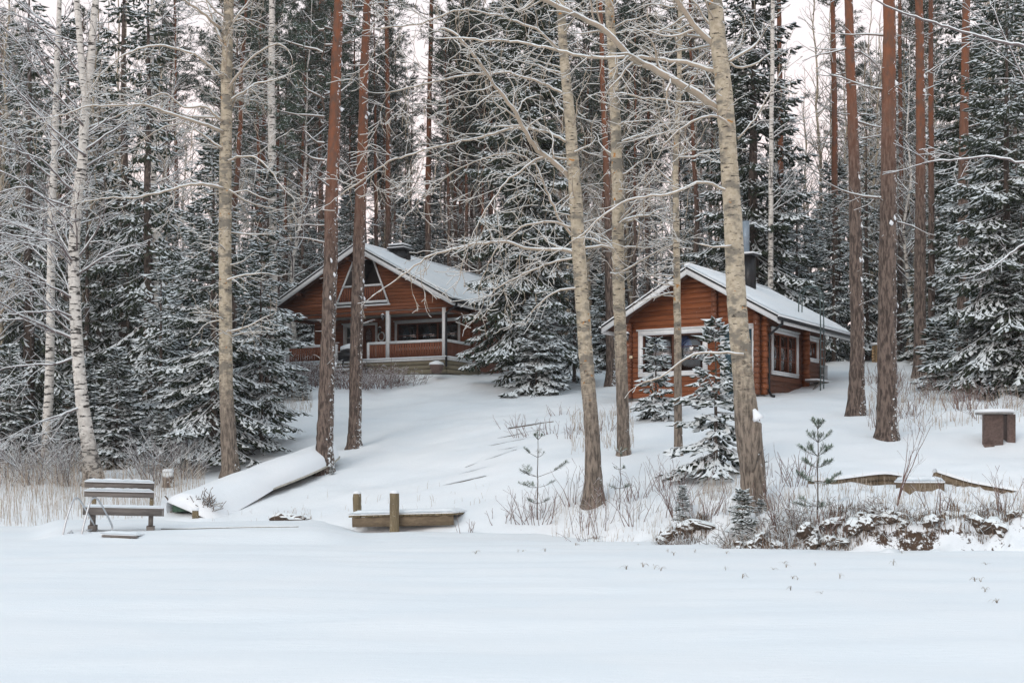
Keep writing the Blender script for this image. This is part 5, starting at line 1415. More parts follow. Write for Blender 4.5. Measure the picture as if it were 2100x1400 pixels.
# bare shrubs
def shrub(px, Y, h, n, seed, label, spread=.5, mat=None, st=None, cat='shrub', name='bare_shrub', r=.009, base_r=.25, group=None, lift=.004):
    rnd = random.Random(seed); p = gp(px, Y); S = Segs()
    st = st or Style(step=.14, wob=.09, up=.12, kids=3.0, ang=(20, 45), ratio=.5, levels=2, minlen=.1, minr=.0035)
    for k in range(n):
        a = rnd.uniform(0, 6.28); q = rnd.uniform(0, base_r)
        grow(S, (math.cos(a) * q, math.sin(a) * q, -.08), (math.cos(a) * spread * rnd.random() + rnd.gauss(0, .08), math.sin(a) * spread * rnd.random(), 1), h * rnd.uniform(.55, 1.05), r, 0, st, rnd)
    m = MB(); S.into(m, lift)
    o = m.obj(name, mat or M_TWIG_RED, None, loc=p); tag(o, label, cat, group)
    return o
shrub(1385, 30.3, 1.35, 15, 101, 'bare many stemmed shrub in front of the snowy spruce by the cabin', .6)
shrub(1100, 33.1, .95, 26, 102, 'tangled reddish shrub at the foot of the thin young pine', 1.0, base_r=.6)
shrub(1178, 33.4, 1.1, 9, 103, 'sparse bare shrub left of the tall twisted aspen', .5)
shrub(1035, 33.4, .7, 9, 104, 'low bare shrub right of the landing stage', .8, base_r=.5)
shrub(960, 33.2, .55, 7, 105, 'small bare twigs at the end of the landing stage', .6, base_r=.3)
shrub(1840, 28.2, 2.3, 3, 106, 'tall thin leafless sapling pair in front of the curved log wall', .35, r=.014, base_r=.2)
shrub(1640, 28.0, 1.0, 7, 107, 'thin bare twigs left of the green young pine', .5)
shrub(1450, 28.9, .8, 22, 108, 'brown twiggy bush on the bank left of the knee high spruce', .9, base_r=.5)
shrub(1590, 27.6, 1.0, 8, 109, 'bare upright twigs right of the knee high spruce', .35)
shrub(1700, 27.2, .6, 26, 110, 'low brown bush around the foot of the green young pine', 1.0, base_r=.6)
shrub(1930, 27.6, .9, 7, 111, 'sparse twigs in front of the short curved bench block', .5, base_r=.5)
shrub(2060, 27.6, .95, 8, 112, 'bare twigs on the bank near the right edge', .5, base_r=.4)
shrub(1300, 30.6, .9, 9, 113, 'bare twigs below the weak little pine', .6, base_r=.4)
shrub(1550, 29.6, 1.2, 5, 114, 'single bare stems beside the thickest aspen', .4, base_r=.6)
for k, (px, Y, h, n) in enumerate([(660, 58, 1.3, 60), (720, 57.5, 1.2, 60), (780, 58, 1.1, 60), (825, 58.5, .95, 50), (610, 59, 1.4, 60)]):
    shrub(px, Y, h, n, 120 + k, ['bushy reddish hedge shrub left of the thick pine before the veranda', 'reddish hedge shrub between the twin pines before the veranda', 'snow dusted reddish shrub in front of the grill', 'low reddish shrub at the right end of the hedge', 'pinkish shrub under the left veranda railing'][k], 1.0, base_r=.9,
          st=Style(step=.12, wob=.2, up=.05, kids=4.5, ang=(30, 65), ratio=.5, levels=2, minlen=.09, minr=.006), r=.012, lift=.008)
for k in range(26):
    rnd = random.Random(300 + k); px = rnd.uniform(1780, 2120); Y = rnd.uniform(37.5, 50)
    shrub(px, Y, .8, 12, 300 + k, 'low snowy undergrowth shrub on the slope behind the right hand pines', .9, group='undergrowth shrubs behind the right hand pines', base_r=.5, lift=.01)
for k in range(44):
    rnd = random.Random(340 + k); px = rnd.uniform(-30, 420); Y = rnd.uniform(41.5, 49)
    shrub(px, Y, rnd.uniform(.7, 1.7), 14, 340 + k, 'low snowy undergrowth shrub under the birches at the left', .8, group='undergrowth shrubs under the left birches', base_r=.6, lift=.03, r=.012, mat=M_TWIG_BIRCH)
for k, (px, Y) in enumerate([(1090, 43), (1130, 42), (1060, 45), (1175, 41), (1230, 42), (1150, 47)]):
    shrub(px, Y, .55, 16, 370 + k, 'low frosted twigs on the snow below the tall dark spruce', 1.2, group='frosted twigs below the tall dark spruce', base_r=.7, lift=.008)

for k in range(30):
    rnd = random.Random(700 + k); px = rnd.choice((rnd.uniform(1470, 2110), rnd.uniform(1470, 2110), rnd.uniform(1230, 1470))); Y = 26.9 + max(0, (1560 - px) / 240) + rnd.uniform(.1, .9)
    shrub(px, Y, rnd.uniform(.35, .7), 16, 700 + k, 'low tangled brown shrub half buried on the right bank', 1.2, group='half buried brown shrubs on the right bank', base_r=.35, lift=.014,
          st=Style(step=.09, wob=.3, up=-.3, kids=5, ang=(30, 75), ratio=.5, levels=2, minlen=.07, minr=.004), r=.008, mat=M_TWIG_DEAD)
for k in range(12):
    rnd = random.Random(760 + k); px = rnd.uniform(1190, 1640); Y = rnd.uniform(29.5, 33)
    shrub(px, Y, rnd.uniform(.6, 1.3), 8, 760 + k, 'thin bare upright twigs among the middle aspens', .5, group='bare twigs among the middle aspens', base_r=.35)

# reeds, dry grass: nobody could count them
def stems(name, label, spots, n, hmin, hmax, seed, mat, w=.006, bend=.35, cat='grass', zf=None):
    rng = np.random.RandomState(seed); m = MB(); P = []
    for (x0, x1, y0, y1, wt) in spots:
        k = int(n * wt); P.append(np.stack([rng.uniform(x0, x1, k), rng.uniform(y0, y1, k)], 1))
    P = np.concatenate(P); X = (P[:, 0] - CX) / F * P[:, 1]; Yv = P[:, 1]; Z = (zf or height)(X, Yv) - .03
    N = len(X); h = rng.uniform(hmin, hmax, N); a = rng.rand(N) * 6.28; b = rng.rand(N) * bend
    c = np.stack([np.cos(a), np.sin(a)], 1)
    B = np.stack([X, Yv, Z], 1); M_ = B + np.stack([c[:, 0] * b * h * .2, c[:, 1] * b * h * .2, h * .6], 1)
    T_ = M_ + np.stack([c[:, 0] * b * h * .7, c[:, 1] * b * h * .7, h * (.42 - .5 * b * b)], 1)
    wd = np.zeros((N, 3)); an = rng.rand(N) * 3.14; wd[:, 0] = np.cos(an) * w; wd[:, 1] = np.sin(an) * w
    V = np.stack([B - wd, B + wd, M_ + wd * .8, M_ - wd * .8, T_], 1); k = (np.arange(N) * 5)[:, None]
    m.add(V.reshape(-1, 3), q=k + np.array([[0, 1, 2, 3]]), t=k + np.array([[3, 2, 4]]))
    o = m.obj(name, mat); tag(o, label, cat, kind='stuff'); return o
stems('reeds', 'thin straw coloured reeds standing in the snow at the left shore', [(-60, 330, 37.5, 42, 1.0), (-60, 200, 42, 47, .6), (330, 420, 39.5, 42, .15)], 1300, .3, 1.15, 1, M_STRAW, .005, .6)
stems('dry_grass', 'dry brown grass along the right bank', [(1180, 1480, 28.4, 31.5, .5), (1480, 2110, 26.6, 29.5, 1.2), (1430, 1560, 30, 32, .25), (1130, 1250, 31.5, 34, .2), (1560, 2100, 29, 31, .25)], 1000, .12, .5, 2, M_STRAW, .0045, 1.0)
stems('slope_grass', 'dry grass poking through the snow behind the right hand pines', [(1780, 2110, 37, 52, 1.0), (560, 640, 52, 60, .25), (1170, 1300, 38, 46, .3)], 1300, .2, .6, 3, M_STRAW, .007, .8)

# ------------------------------------------------------------------ bench, ladder, boat, landing stage and the rest
# ---- bench on the floating dock
pz = ray(250, 1086, 31)
bench = empty('park_bench', (pz.x, 31.0, pz.z), rot=(0, math.radians(1.6), math.radians(14)))
tag(bench, 'weathered grey wooden bench with thick snow on its seat and back at the left shore', 'bench')
def bx_obj(name, mat, parent, *boxes, **kw):
    m = MB()
    for b_ in boxes: m.box(*b_)
    return m.obj(name, mat, parent, **kw)
def snow_pad(parent, x0, x1, y0, y1, z, t, seed=0, name='snow'):
    nx, ny = max(6, int((x1 - x0) / .06)), max(4, int((y1 - y0) / .05))
    return snow_sheet([(x0, y0, z), (x1, y0, z), (x1, y1, z), (x0, y1, z)], t, parent, nx, ny, seed, name, amp=t * .35)
W0, W1 = -.80, .80
# seat, nearer the camera (-y), back rest behind
for k in range(3):
    bx_obj('seat_board', M_GREYW, bench, (W0, W1 + .08, -.42 + k * .165, -.27 + k * .165, .46, .505))
bx_obj('seat_apron', M_GREYW, bench, (W0, W1 + .08, -.455, -.423, .34, .506))
bx_obj('seat_apron', M_GREYW, bench, (W0 - .034, W0 - .003, -.455, .08, .34, .506), (W1 + .083, W1 + .114, -.455, .08, .34, .506))
for x in (W0 + .17, W1 - .17):
    m = MB(); m.beam((x, .05, .0), (x, .27, 1.06), .09, .05, up=(0, 1, 0)); m.obj('back_post', M_OLDWV, bench)
    bx_obj('leg', M_GREYW, bench, (x - .05, x + .05, -.38, -.29, .10, .46))
    bx_obj('leg', M_GREYW, bench, (x - .052, x + .052, -.02, .07, .10, .46))
    bx_obj('foot_beam', M_GREYW, bench, (x - .09, x + .09, -.44, .25, -.02, .10))
for z, y in ((.80, .155), (1.01, .205)):
    m = MB(); m.beam((W0 - .05, y, z), (W1 - .12, y, z), .035, .13, up=(0, .2, 1)); m.obj('back_board', M_GREYW, bench)
    snow_pad(bench, W0 - .05, W1 - .12, y - .06, y + .05, z + .055, .09, 2)
snow_pad(bench, W0 - .02, W1 + .10, -.45, .09, .508, .06, 3)
# ---- swim ladder
lad = empty('swim_ladder', ray(150, 1104, 29.7)); lb = lad.location.copy()
tag(lad, 'steel swimming ladder with two arched rails beside the bench', 'ladder')
for pts in ([(127,1108),(133,1075),(147,1030),(153,1021),(159,1020),(166,1027),(180,1052),(193,1075),(194,1082),(188,1086),(178,1086)], [(165,1112),(171,1078),(184,1030),(190,1021),(197,1020),(204,1027),(218,1052),(230,1077),(231,1084),(226,1092)]):
    m = MB(); P = [ray(x, y, 29.7 + .012 * (x - pts[0][0])) - lb for x, y in pts]
    P = np.array([tuple(p) for p in P]); s = np.linspace(0, len(P) - 1, 40); P = np.stack([np.interp(s, np.arange(len(P)), P[:, k]) for k in range(3)], 1)
    for _ in range(3): P[1:-1] = (P[:-2] + 2 * P[1:-1] + P[2:]) / 4
    m.tube(P, .021, 10); m.obj('rail', M_STEEL, lad, smooth=True)
for pts in ([(134,1104),(138,1094),(147,1088),(149,1093)], [(174,1108),(178,1096),(186,1091),(187,1098)]):
    m = MB(); m.tube([ray(x, y, 29.85) - lb for x, y in pts], .022, 8); m.obj('lower_rail', M_STEEL, lad, smooth=True)
m = MB(); m.tube([ray(128, 1103, 29.72) - lb, ray(166, 1108, 29.72) - lb], .018, 8); m.obj('rung', M_STEEL, lad)
# dock edge showing through the snow
dk = empty('floating_dock', (-8.35, 29.25, .18), rot=(0, .03, -.12)); tag(dk, 'end of a grey plank dock showing through the snow below the bench', 'dock')
for k in range(3):
    bx_obj('plank', M_GREYW, dk, (-.45, .32 - .08 * k, -.02 + k * .14, .10 + k * .14, -.06, -.02))
bx_obj('dock_beam', M_OLDW, dk, (-.25, .2, -.03, .0, -.15, -.062))
snow_pad(dk, -.5, .30, -.01, .5, -.018, .07, 5)
rp = MB(); P = [ray(x, y, 31.2) for x, y in [(330,1104),(400,1103),(470,1101),(540,1099),(575,1099),(612,1100)]]
rp.tube([(p.x, p.y, float(lake_h(np.array([p.x]), np.array([p.y]))[0]) + .01) for p in P], .012, 6, lift=.014, rough=.5, rng=np.random.RandomState(1))
tag(rp.obj('mooring_rope', top_snow_mat('rope', (.25, .23, .2), .1, .3)), 'snow covered mooring rope lying straight across the snow from the dock', 'rope')

import bmesh
# ---- upturned rowing boat
A_, B_ = Vector((-8.95, 37.6, 0)), Vector((-5.6, 43.2, 0))
A_.z = H(A_.x, A_.y) + .06; B_.z = H(B_.x, B_.y) + .20
ax = (B_ - A_); LB = ax.length; axn = ax.normalized(); sd = Vector((axn.y, -axn.x, 0)).normalized(); upv = sd.cross(axn).normalized()
boat = empty('rowing_boat', A_); tag(boat, 'upturned green rowing boat buried under snow on the left slope', 'boat')
def hull(mb, w0, hgt, off, t0=0.0, t1=1.0, n=26, m=17, open_=False):
    V = []
    for i in range(n):
        t = t0 + (t1 - t0) * i / (n - 1)
        w = w0 * (.70 + .30 * math.sin(min(1, t / .45) * math.pi / 2)) * (1 - max(0, (t - .5) / .5) ** 2.2) ** .6
        hh = hgt * (1 - .15 * max(0, (t - .6) / .4) ** 2)
        for j in range(m):
            a = math.pi * j / (m - 1)
            x = math.cos(a); z = math.sin(a) ** .75
            p = axn * (LB * t) + sd * (x * (w + off)) + upv * (z * (hh + off) - .0)
            p += upv * (.18 * max(0, t - .6) ** 2)
            V.append(tuple(p))
    q = [(i * m + j, i * m + j + 1, (i + 1) * m + j + 1, (i + 1) * m + j) for i in range(n - 1) for j in range(m - 1)]
    mb.add(V, q)
    return V
W_B = .76
m = MB(); hull(m, W_B, .42, 0); hull(m, W_B - .04, .38, 0); h_ = m.obj('hull', M_BOATG, boat, smooth=True)
rsb = np.random.RandomState(8)
m = MB(); V = []; n_, m_ = 30, 19                # snow load: a closed stern end, and the near side running out onto the ground
for i in range(n_):
    t = -.02 + 1.02 * i / (n_ - 1)
    w = W_B * (.70 + .30 * math.sin(min(1, max(0, t) / .45) * math.pi / 2)) * (1 - max(0, (t - .5) / .5) ** 2.2) ** .6
    fl = max(0, 1 - max(0, t) / .42)
    for j in range(m_):
        a_ = math.pi * j / (m_ - 1); x_ = math.cos(a_); z_ = math.sin(a_) ** .75
        lowf = (1 - z_) ** 1.3 if x_ > 0 else 0
        nz_ = (float(vnoise(np.array([i * .45 + 5]), np.array([j * .5 + 5]))[0]) - .5) * .06
        p = axn * (LB * t) + sd * (x_ * (w + .10) + fl * .55 * lowf) + upv * (z_ * .54 + .18 * max(0, t - .6) ** 2 + nz_ * z_) - Vector((0, 0, .22 * lowf * fl))
        V.append(tuple(p))
q = [(i * m_ + j, i * m_ + j + 1, (i + 1) * m_ + j + 1, (i + 1) * m_ + j) for i in range(n_ - 1) for j in range(m_ - 1)]
ce = tuple(sd * .15 + upv * .2 - axn * .26); V.append(ce); k0 = len(V) - 1
m.add(V, q, [(j + 1, j, k0) for j in range(m_ - 4)] + [(0, m_ - 4, k0)])
m.obj('snow', M_SNOW, boat, smooth=True)
m = MB(); V = []
for s_ in (-1, 1):
    pts = []
    for i in range(20):
        t = (.38 if s_ > 0 else .0) + i / 19 * (.985 - (.38 if s_ > 0 else .0)); w = W_B * (.70 + .30 * math.sin(min(1, t / .45) * math.pi / 2)) * (1 - max(0, (t - .5) / .5) ** 2.2) ** .6
        pts.append(tuple(axn * (LB * t) + sd * (s_ * (w + .115)) + upv * (.18 * max(0, t - .6) ** 2)))
    m.tube(pts, .028, 6)
m.obj('gunwale', M_BOATW, boat)
m = MB(); c = [(math.cos(math.pi * j / 16) * W_B * .70, max(0, math.sin(math.pi * j / 16)) ** .75 * .42) for j in range(17)]
V = [tuple(sd * x + upv * z - axn * .01) for x, z in c]; V.append(tuple(upv * .05 - axn * .01)); m.add(V, t=[(j + 1, j, 17) for j in range(16)])
m.obj('transom', M_BOATG, boat)

# snow drift that the hull is sunk into on its far side comes from the ground sheet
S = Segs(); rnd = random.Random(31)
for k in range(26):
    grow(S, (rnd.uniform(-.2, .3), rnd.uniform(-.2, .2), 0), (rnd.gauss(0, .3), rnd.gauss(0, .3), 1), rnd.uniform(.4, .75), .014, 0, Style(step=.1, wob=.25, kids=4, ratio=.5, levels=2, minlen=.08, minr=.008, ang=(30, 70)), rnd)
m = MB(); S.into(m, .02); o = m.obj('bare_shrub', M_TWIG_DEAD, None, loc=gp(424, 37.3)); tag(o, 'snow clotted twigs against the stern of the upturned boat', 'shrub')
o = bx_obj('wood_block', M_OLDWV, None, (-.09, .09, -.12, .12, -.1, .16), loc=gp(403, 37.2) + Vector((0, 0, .02))); tag(o, 'short brown wooden block under the stern of the upturned boat', 'block')
m = MB(); m.box(-.1, .1, -.13, .13, .163, .26); m.obj('snow', M_SNOW, o)
for (px, Y, r_, h_, lb) in ((345, 41.0, .16, .45, 'snow capped brown tree stump between bench and boat'),):
    o = empty('tree_stump', gp(px, Y)); tag(o, lb, 'stump'); rs = np.random.RandomState(4)
    m = MB(); m.tube([(0, 0, -.2), (0, 0, .1), (0, 0, h_)], [r_ * 1.2, r_ * 1.05, r_], 12, rough=.05, rng=rs); m.obj('stump', M_BARK['pine'], o)
    m = MB(); m.tube([(0, 0, h_ - .005), (0, 0, h_ + .05), (0, 0, h_ + .09)], [r_ * 1.08, r_ * 1.1, r_ * .6], 12, rough=.04, rng=rs); m.obj('snow', M_SNOW, o, smooth=True)
for k, (a, b_) in enumerate([((362, 1026), (398, 1010)), ((338, 1016), (347, 1030)), ((458, 1016), (487, 1007))]):
    m = MB(); Y = 38.5; P = ray(*a, Y); Q_ = ray(*b_, Y + .3); P.z = max(P.z, H(P.x, P.y)); m.tube([P, (P + Q_) / 2 + Vector((0, 0, .03)), Q_], [.02, .022, .012], 6, lift=.015)
    tag(m.obj('fallen_branch', M_TWIG_DEAD), ['broken branch lying in the snow left of the boat stern', 'short broken stick right of the bench back', 'thin stick on the snow beside the boat stern'][k], 'branch')

# ---- landing stage with two posts
ls = empty('landing_stage', (0, 0, 0)); tag(ls, 'small brown landing stage with two upright posts and snow on its deck', 'landing stage')
base = ray(712, 1057, 34.4); ls.location = base
def L_(px, py, Y): return ray(px, py, Y) - base
e0, e1 = L_(714, 1057, 34.4), L_(930, 1052, 33.6)      # front edge, left to right
dirx = (e1 - e0).normalized(); back = Vector((-dirx.y, dirx.x, 0)).normalized()
wid = (e1 - e0).length
n = 17
for k in range(n):
    a = e0 + dirx * (wid * k / n + .008); b_ = e0 + dirx * (wid * (k + 1) / n - .008)
    m = MB(); t_ = .045; j = back * (random.Random(k).uniform(-.03, .02))
    m.hexa([tuple(a + j - Vector((0, 0, t_))), tuple(b_ + j - Vector((0, 0, t_))), tuple(b_ + back * 1.0 - Vector((0, 0, t_))), tuple(a + back * 1.0 - Vector((0, 0, t_))),
            tuple(a + j), tuple(b_ + j), tuple(b_ + back * 1.0), tuple(a + back * 1.0)])
    m.obj('plank', M_OLDWV, ls)
m = MB(); m.beam(e0 + dirx * .1 + back * .05 - Vector((0, 0, .17)), e1 - dirx * .02 + back * .05 - Vector((0, 0, .17)), .07, .24); m.obj('front_beam', M_OLDW, ls)
m = MB(); m.beam(e0 + dirx * .1 + back * .9 - Vector((0, 0, .15)), e1 + back * .9 - Vector((0, 0, .15)), .07, .2); m.obj('rear_beam', M_OLDW, ls)
a, b_ = e0 + back * .02, e1 + back * .02
sn_ = snow_sheet([tuple(a), tuple(b_), tuple(b_ + back * 1.05), tuple(a + back * 1.05)], .11, ls, 40, 16, 7, 'deck_snow', .03)
for (px, t0, t1, w, Y) in ((732.5, 1012, 1056, 17, 35.0), (809, 1011, 1082, 20, 33.9)):
    P0 = ray(px, t1, Y) - base; P1 = ray(px, t0, Y) - base; r_ = w / F * Y / 2
    P0.z -= .25
    rs = np.random.RandomState(int(px)); m = MB(); m.tube([tuple(P0 + (P1 - P0) * t) for t in np.linspace(0, 1, 8)], r_, 9, rough=.05, rng=rs); po = m.obj('post', M_OLDWV, ls)
    m = MB(); m.tube([tuple(P1 - Vector((0, 0, .004))), tuple(P1 + Vector((0, 0, .04))), tuple(P1 + Vector((0, 0, .07)))], [r_ * .98, r_ * .9, r_ * .4], 9, rough=.05, rng=rs); m.obj('snow_cap', M_SNOW, po, smooth=True)

# ---- buried steps on the slope
for k in range(7):
    px = 965 + k * 21; Y = 38.0 + k * 1.15; p = gp(px, Y)
    sl_ = (H(p.x + .7, p.y) - H(p.x - .7, p.y)) / 1.4; p.z -= .02 if k in (0, 6) else .022
    st_ = empty('garden_step', p, rot=(0, -math.atan(sl_), 0)); tag(st_, 'snow covered timber step on the slope, ' + ['lowest of the flight', 'second from the bottom', 'third from the bottom', 'middle of the flight', 'third from the top', 'second from the top', 'topmost of the flight'][k], 'step')
    bx_obj('board', M_OLDW, st_, (-.72, .72, -.05, .0, -.12, .012 if 0 < k < 6 else .03))
    snow_pad(st_, -.80, .80 - (.35 if k in (0, 6) else 0), -.085, .5, .005 if 0 < k < 6 else .032, .03, k)

# ---- curved log bench / retaining wall round the fire place, right side
def curved_beam(name, pts, Y0, Y1, hgt, depth, label, seed, under=0.05):
    o = empty(name, ray(pts[0][0], pts[0][1], Y0)); base = o.location.copy(); tag(o, label, 'log wall')
    n = len(pts); P = [ray(px, py, Y0 + (Y1 - Y0) * i / (n - 1)) - base for i, (px, py) in enumerate(pts)]
    P = np.array([tuple(p) for p in P]); s = np.linspace(0, n - 1, 26); Q = np.stack([np.interp(s, np.arange(n), P[:, k]) for k in range(3)], 1)
    for _ in range(2): Q[1:-1] = (Q[:-2] + 2 * Q[1:-1] + Q[2:]) / 4
    rs = np.random.RandomState(seed)
    for c in range(2):                     # two courses of half round timber, each in lengths
        for a0, a1 in ((0, 9), (9, 17), (17, 25)):
            m = MB(); seg = Q[a0:a1 + 1].copy(); seg[:, 2] -= hgt * (.25 + .5 * c); seg[:, 1] += depth * .5
            seg[0] += (seg[1] - seg[0]) * .06; seg[-1] -= (seg[-1] - seg[-2]) * .06
            m.tube(seg, hgt * .27, 9, rough=.05, rng=rs); m.obj('log', M_OLDW, o)
    m = MB(); d = Q.copy(); d[:, 1] += depth * .62; d[:, 2] += .0
    V = []; nn = len(d)
    for i in range(nn):
        jit = rs.rand() * .03
        for (dy, dz) in ((-.66, -.015), (-.62, .035 + jit), (-.2, .075), (.4, .06), (.9, -.02)): V.append((d[i, 0], d[i, 1] + depth * dy, d[i, 2] + dz))
    m.add(V, [(i * 5 + j, (i + 1) * 5 + j, (i + 1) * 5 + j + 1, i * 5 + j + 1) for i in range(nn - 1) for j in range(4)]); m.obj('snow', M_SNOW, o, smooth=True)
    return o
curved_beam('log_wall', [(1664,984),(1700,984),(1745,978),(1790,972),(1820,970),(1858,976)], 30.6, 31.2, .33, .30, 'left arc of the dark log wall around the fire place on the right', 1)
curved_beam('log_wall', [(1922,967),(1950,976),(1990,988),(2040,997),(2100,1008),(2160,1020)], 31.4, 29.6, .36, .30, 'right arc of the dark log wall reaching the right edge', 2)
bk = empty('curved_bench_block', ray(1848, 1016, 30.0)); tag(bk, 'short brown timber block with a flat snow cushion between the two log arcs', 'seat')
b0 = bk.location.copy(); P0, P1 = ray(1848, 990, 30.0) - b0, ray(1937, 990, 30.0) - b0
m = MB(); m.box(P0.x, P1.x, 0, .42, -.22, P0.z); m.obj('timber', M_OLDW, bk)
snow_pad(bk, P0.x - .01, P1.x + .01, -.01, .5, P0.z + .003, .13, 9)
fr = MB(); p = ray(2045, 968, 33.0)
for s_ in (0, .30): fr.tube([(p.x - .45 + s_, p.y + s_, p.z - .08), (p.x - .45 + s_, p.y + s_, p.z + .02), (p.x - .18 + s_, p.y + s_, p.z + .0), (p.x + .1 + s_, p.y + s_, p.z + .01), (p.x + .1 + s_, p.y + s_, p.z - .08)], .012, 6)
tag(fr.obj('grill_rack', M_BLACK), 'thin bent wire rack sticking out of the snow behind the log wall', 'wire rack')
# ---- concrete leg table at the right
tb = empty('garden_table', ray(2046, 925, 35)); t0 = tb.location.copy(); tag(tb, 'round topped garden table on thick reddish stone legs under a snow slab', 'table')
x = lambda px, Y=35: (px - CX) / F * Y - t0.x
ztop = ray(0, 847, 35).z - t0.z
m = MB(); m.cbox(x(2018), x(2057), -.02, .14, -.25, ztop - .02, .02); m.obj('leg', M_BRICKY, tb)
m = MB(); m.cbox(x(2056, 35.5), x(2073, 35.5), .16, .62, .0 - .1, ztop - .02, .02); m.obj('leg', M_BRICKY, tb)
m = MB(); m.box(x(2017), x(2037), -.09, .02, -.25, .18); m.obj('leg_foot', M_BRICKY, tb)
m = MB(); th = np.linspace(0, 2 * math.pi, 33)[:-1]; cx = x(2046); rx = .5; ry = .42
m.tube([(cx, .25, ztop - .02), (cx, .25, ztop + .02)], [.47, .48], 28); m.obj('table_top', M_CONC, tb)
m = MB(); m.tube([(cx, .25, ztop + .022), (cx, .25, ztop + .05), (cx, .25, ztop + .10), (cx, .25, ztop + .115)], [.475, .50, .47, .35], 28, rough=.008, rng=np.random.RandomState(2)); m.obj('snow', M_SNOW, tb, smooth=True)

# ---- frozen earth clods with snow on the bank
rs = np.random.RandomState(77); rnd = random.Random(77)
CL = []
for v in range(5):
    me = bpy.data.meshes.new('clod'); 
    import bmesh
    bm = bmesh.new(); bmesh.ops.create_icosphere(bm, subdivisions=3, radius=1)
    for vv in bm.verts:
        c = vv.co; n_ = float(vnoise(np.array([c.x * 2 + v * 7 + 5]), np.array([c.y * 2 + c.z * 1.7 + 5]))[0]); n2 = float(vnoise(np.array([c.x * 6 + v * 3 + 9]), np.array([c.z * 6 + c.y * 4 + 9]))[0])
        vv.co = c * (.55 + .6 * n_ + .35 * n2)
    bm.to_mesh(me); bm.free(); me.materials.append(M_SOIL); CL.append(me)
spots = [(1500,27.45),(1532,27.3),(1560,27.2),(1605,27.1),(1655,27.15),(1688,27.1),(1712,27.2),(1735,27.1),(1750,27.0),(1768,27.2),(1790,26.95),(1812,27.15),(1828,27.1),(1845,27.25),(1862,27.1),(1880,27.0),(1908,27.0),(1924,27.2),(1945,27.0),(1965,27.15),(1988,27.0),(2030,26.9),(2085,26.9),(1345,29.1),(1378,28.95),(1410,28.85),(1440,28.6),(1488,26.95+.6),(1515,27.2),(1545,27.1),(1590,27.0),(1640,26.95),(1665,27.0),(1700,26.95),(1722,26.9),(1760,27.0),(1775,26.85),(1800,27.1),(1820,26.9),(1838,27.2),(1852,27.0),(1900,26.9),(1915,27.1),(1935,26.9),(1955,27.15),(1975,27.0),(2045,26.8),(2065,26.9),(1215,30.6),(1330,29.0),(1360,28.9),(1395,28.8),(1425,28.7)]
for k, (px, Y) in enumerate(spots[::2] + spots[1::4]):
    o = link('earth_clod', CL[k % 5], None, gp(px, Y) + Vector((0, 0, .02)), (rnd.uniform(-.3, .3), rnd.uniform(-.3, .3), rnd.uniform(0, 6.28)), [rnd.uniform(.12, .34), rnd.uniform(.12, .22), rnd.uniform(.08, .18)])
    tag(o, 'brown frozen clod of earth and roots with snow on top along the right bank', 'clod', 'frozen earth clods along the right bank')
o = link('earth_clod', CL[2], None, gp(598, 36.6) + Vector((0, 0, .0)), (0, 0, 0), (.5, .3, .16)); tag(o, 'brown grassy hummock showing through the snow between boat and landing stage', 'clod')
# thin root and grass mats hanging on the clods
stems('bank_roots', 'tangle of brown roots and dead grass hanging over the right bank', [(1480, 2100, 26.6, 27.5, 1.0), (1290, 1450, 28.4, 29.2, .5), (1205, 1225, 30.3, 30.8, .05)], 2600, .10, .34, 9, top_snow_mat('root_brown', (.17, .115, .08), .6, .9, noise_amt=.8), .008, 1.6)
stems('shore_sprigs', 'dry sprigs poking out of the snow round the shore', [(560, 640, 36.3, 37, .5), (700, 1000, 35, 38, .3), (400, 700, 36, 39, .25)], 160, .08, .35, 12, M_STRAW, .005, .9)

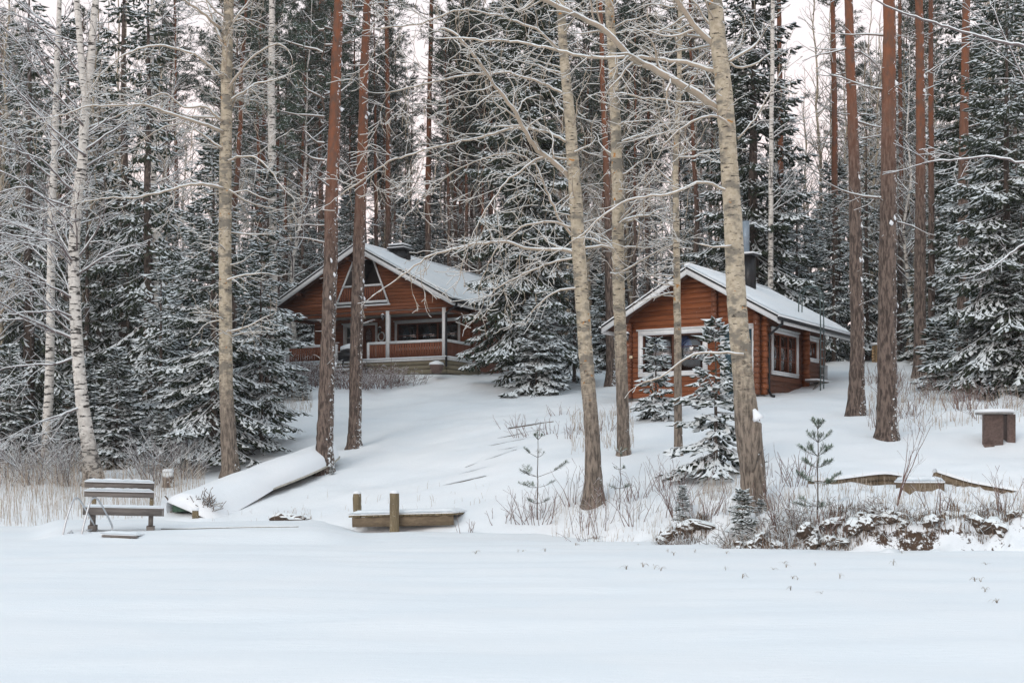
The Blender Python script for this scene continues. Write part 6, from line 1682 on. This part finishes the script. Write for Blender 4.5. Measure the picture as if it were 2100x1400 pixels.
# ---- grass tips on the lake ice, each tuft a thing
TUFT = []
for v in range(4):
    rs = np.random.RandomState(200 + v); m = MB()
    for k in range(3 + v):
        a = rs.rand() * 6.28; b_ = rs.uniform(.2, .9); h_ = rs.uniform(.06, .14); c_, s_ = math.cos(a), math.sin(a)
        P = [(0, 0, -.02), (c_ * b_ * .03, s_ * b_ * .03, h_ * .7), (c_ * b_ * .08, s_ * b_ * .08, h_ * (1 - .2 * b_)), (c_ * b_ * .13, s_ * b_ * .13, h_ * (.9 - .7 * b_))]
        m.tube(P, [.004, .004, .003, .0015], 3)
    TUFT.append(m.mesh('grass_tuft', plain('tuft_brown%d' % v, (.38, .33, .27), .9)))
tf = [(1280,1112),(1310,1120),(1370,1132),(1382,1140),(1425,1133),(1490,1135),(1285,1168),(1318,1160),(1342,1165),(1355,1170),(1488,1166),(1522,1182),(1585,1165),(1608,1155),(1612,1162),(1625,1185),(1635,1188),(1672,1160),(1722,1185),(1622,1212),(1685,1218),(1850,1135),(1832,1160),(2000,1190),(2012,1192),(2022,1160),(2045,1228),(2020,1210),(1062,1135),(1072,1133),(1118,1134),(1180,1118),(1183,1120),(975,1138)]
for k, (px, py) in enumerate(tf):
    Y = CZ * F / (py - HY) ; x = (px - CX) / F * Y
    o = link('grass_tuft', TUFT[k % 4], None, (x, Y, float(lake_h(np.array([x]), np.array([Y]))[0])), (0, 0, k * 1.3), (rnd.uniform(.5, 1.2), rnd.uniform(.5, 1.2), rnd.uniform(.35, .9)))
    tag(o, 'tiny dry grass tuft poking through the snow on the lake', 'grass tuft', 'dry grass tufts on the frozen lake')
# ---- small pale outbuilding corner far right of the cabin, boundary of yellow brick
ob = empty('brick_pillar', ray(1800, 752, 60)); tag(ob, 'small pale yellow outbuilding corner half hidden behind the thick straight pine', 'outbuilding')
for k in range(9):
    m = MB(); m.cbox(-.1, .85, 0, .6, -.2 + k * .13 + .004, -.2 + (k + 1) * .13 - .004, .01); m.obj('board', M_YELLOW, ob)
m = MB(); m.box(-.2, .95, -.1, .7, .975, 1.06); m.obj('snow', M_SNOW, ob)

# ------------------------------------------------------------------ winter air between the camera and the far trees
hz = MB(); hz.box(-190, 190, -45, 425, -1.9, 46)
ho = hz.obj('haze', None); ho['kind'] = 'stuff'; tag(ho, 'thin pale winter haze between the far trees', 'haze')
hm = bpy.data.materials.new('winter_air'); hm.use_nodes = True; hn = hm.node_tree; hn.nodes.clear()
o_ = hn.nodes.new('ShaderNodeOutputMaterial'); v_ = hn.nodes.new('ShaderNodeVolumePrincipled')
v_.inputs['Color'].default_value = (0.93, 0.93, 0.96, 1); v_.inputs['Density'].default_value = 0.00035
hn.links.new(v_.outputs[0], o_.inputs['Volume']); ho.data.materials.append(hm)
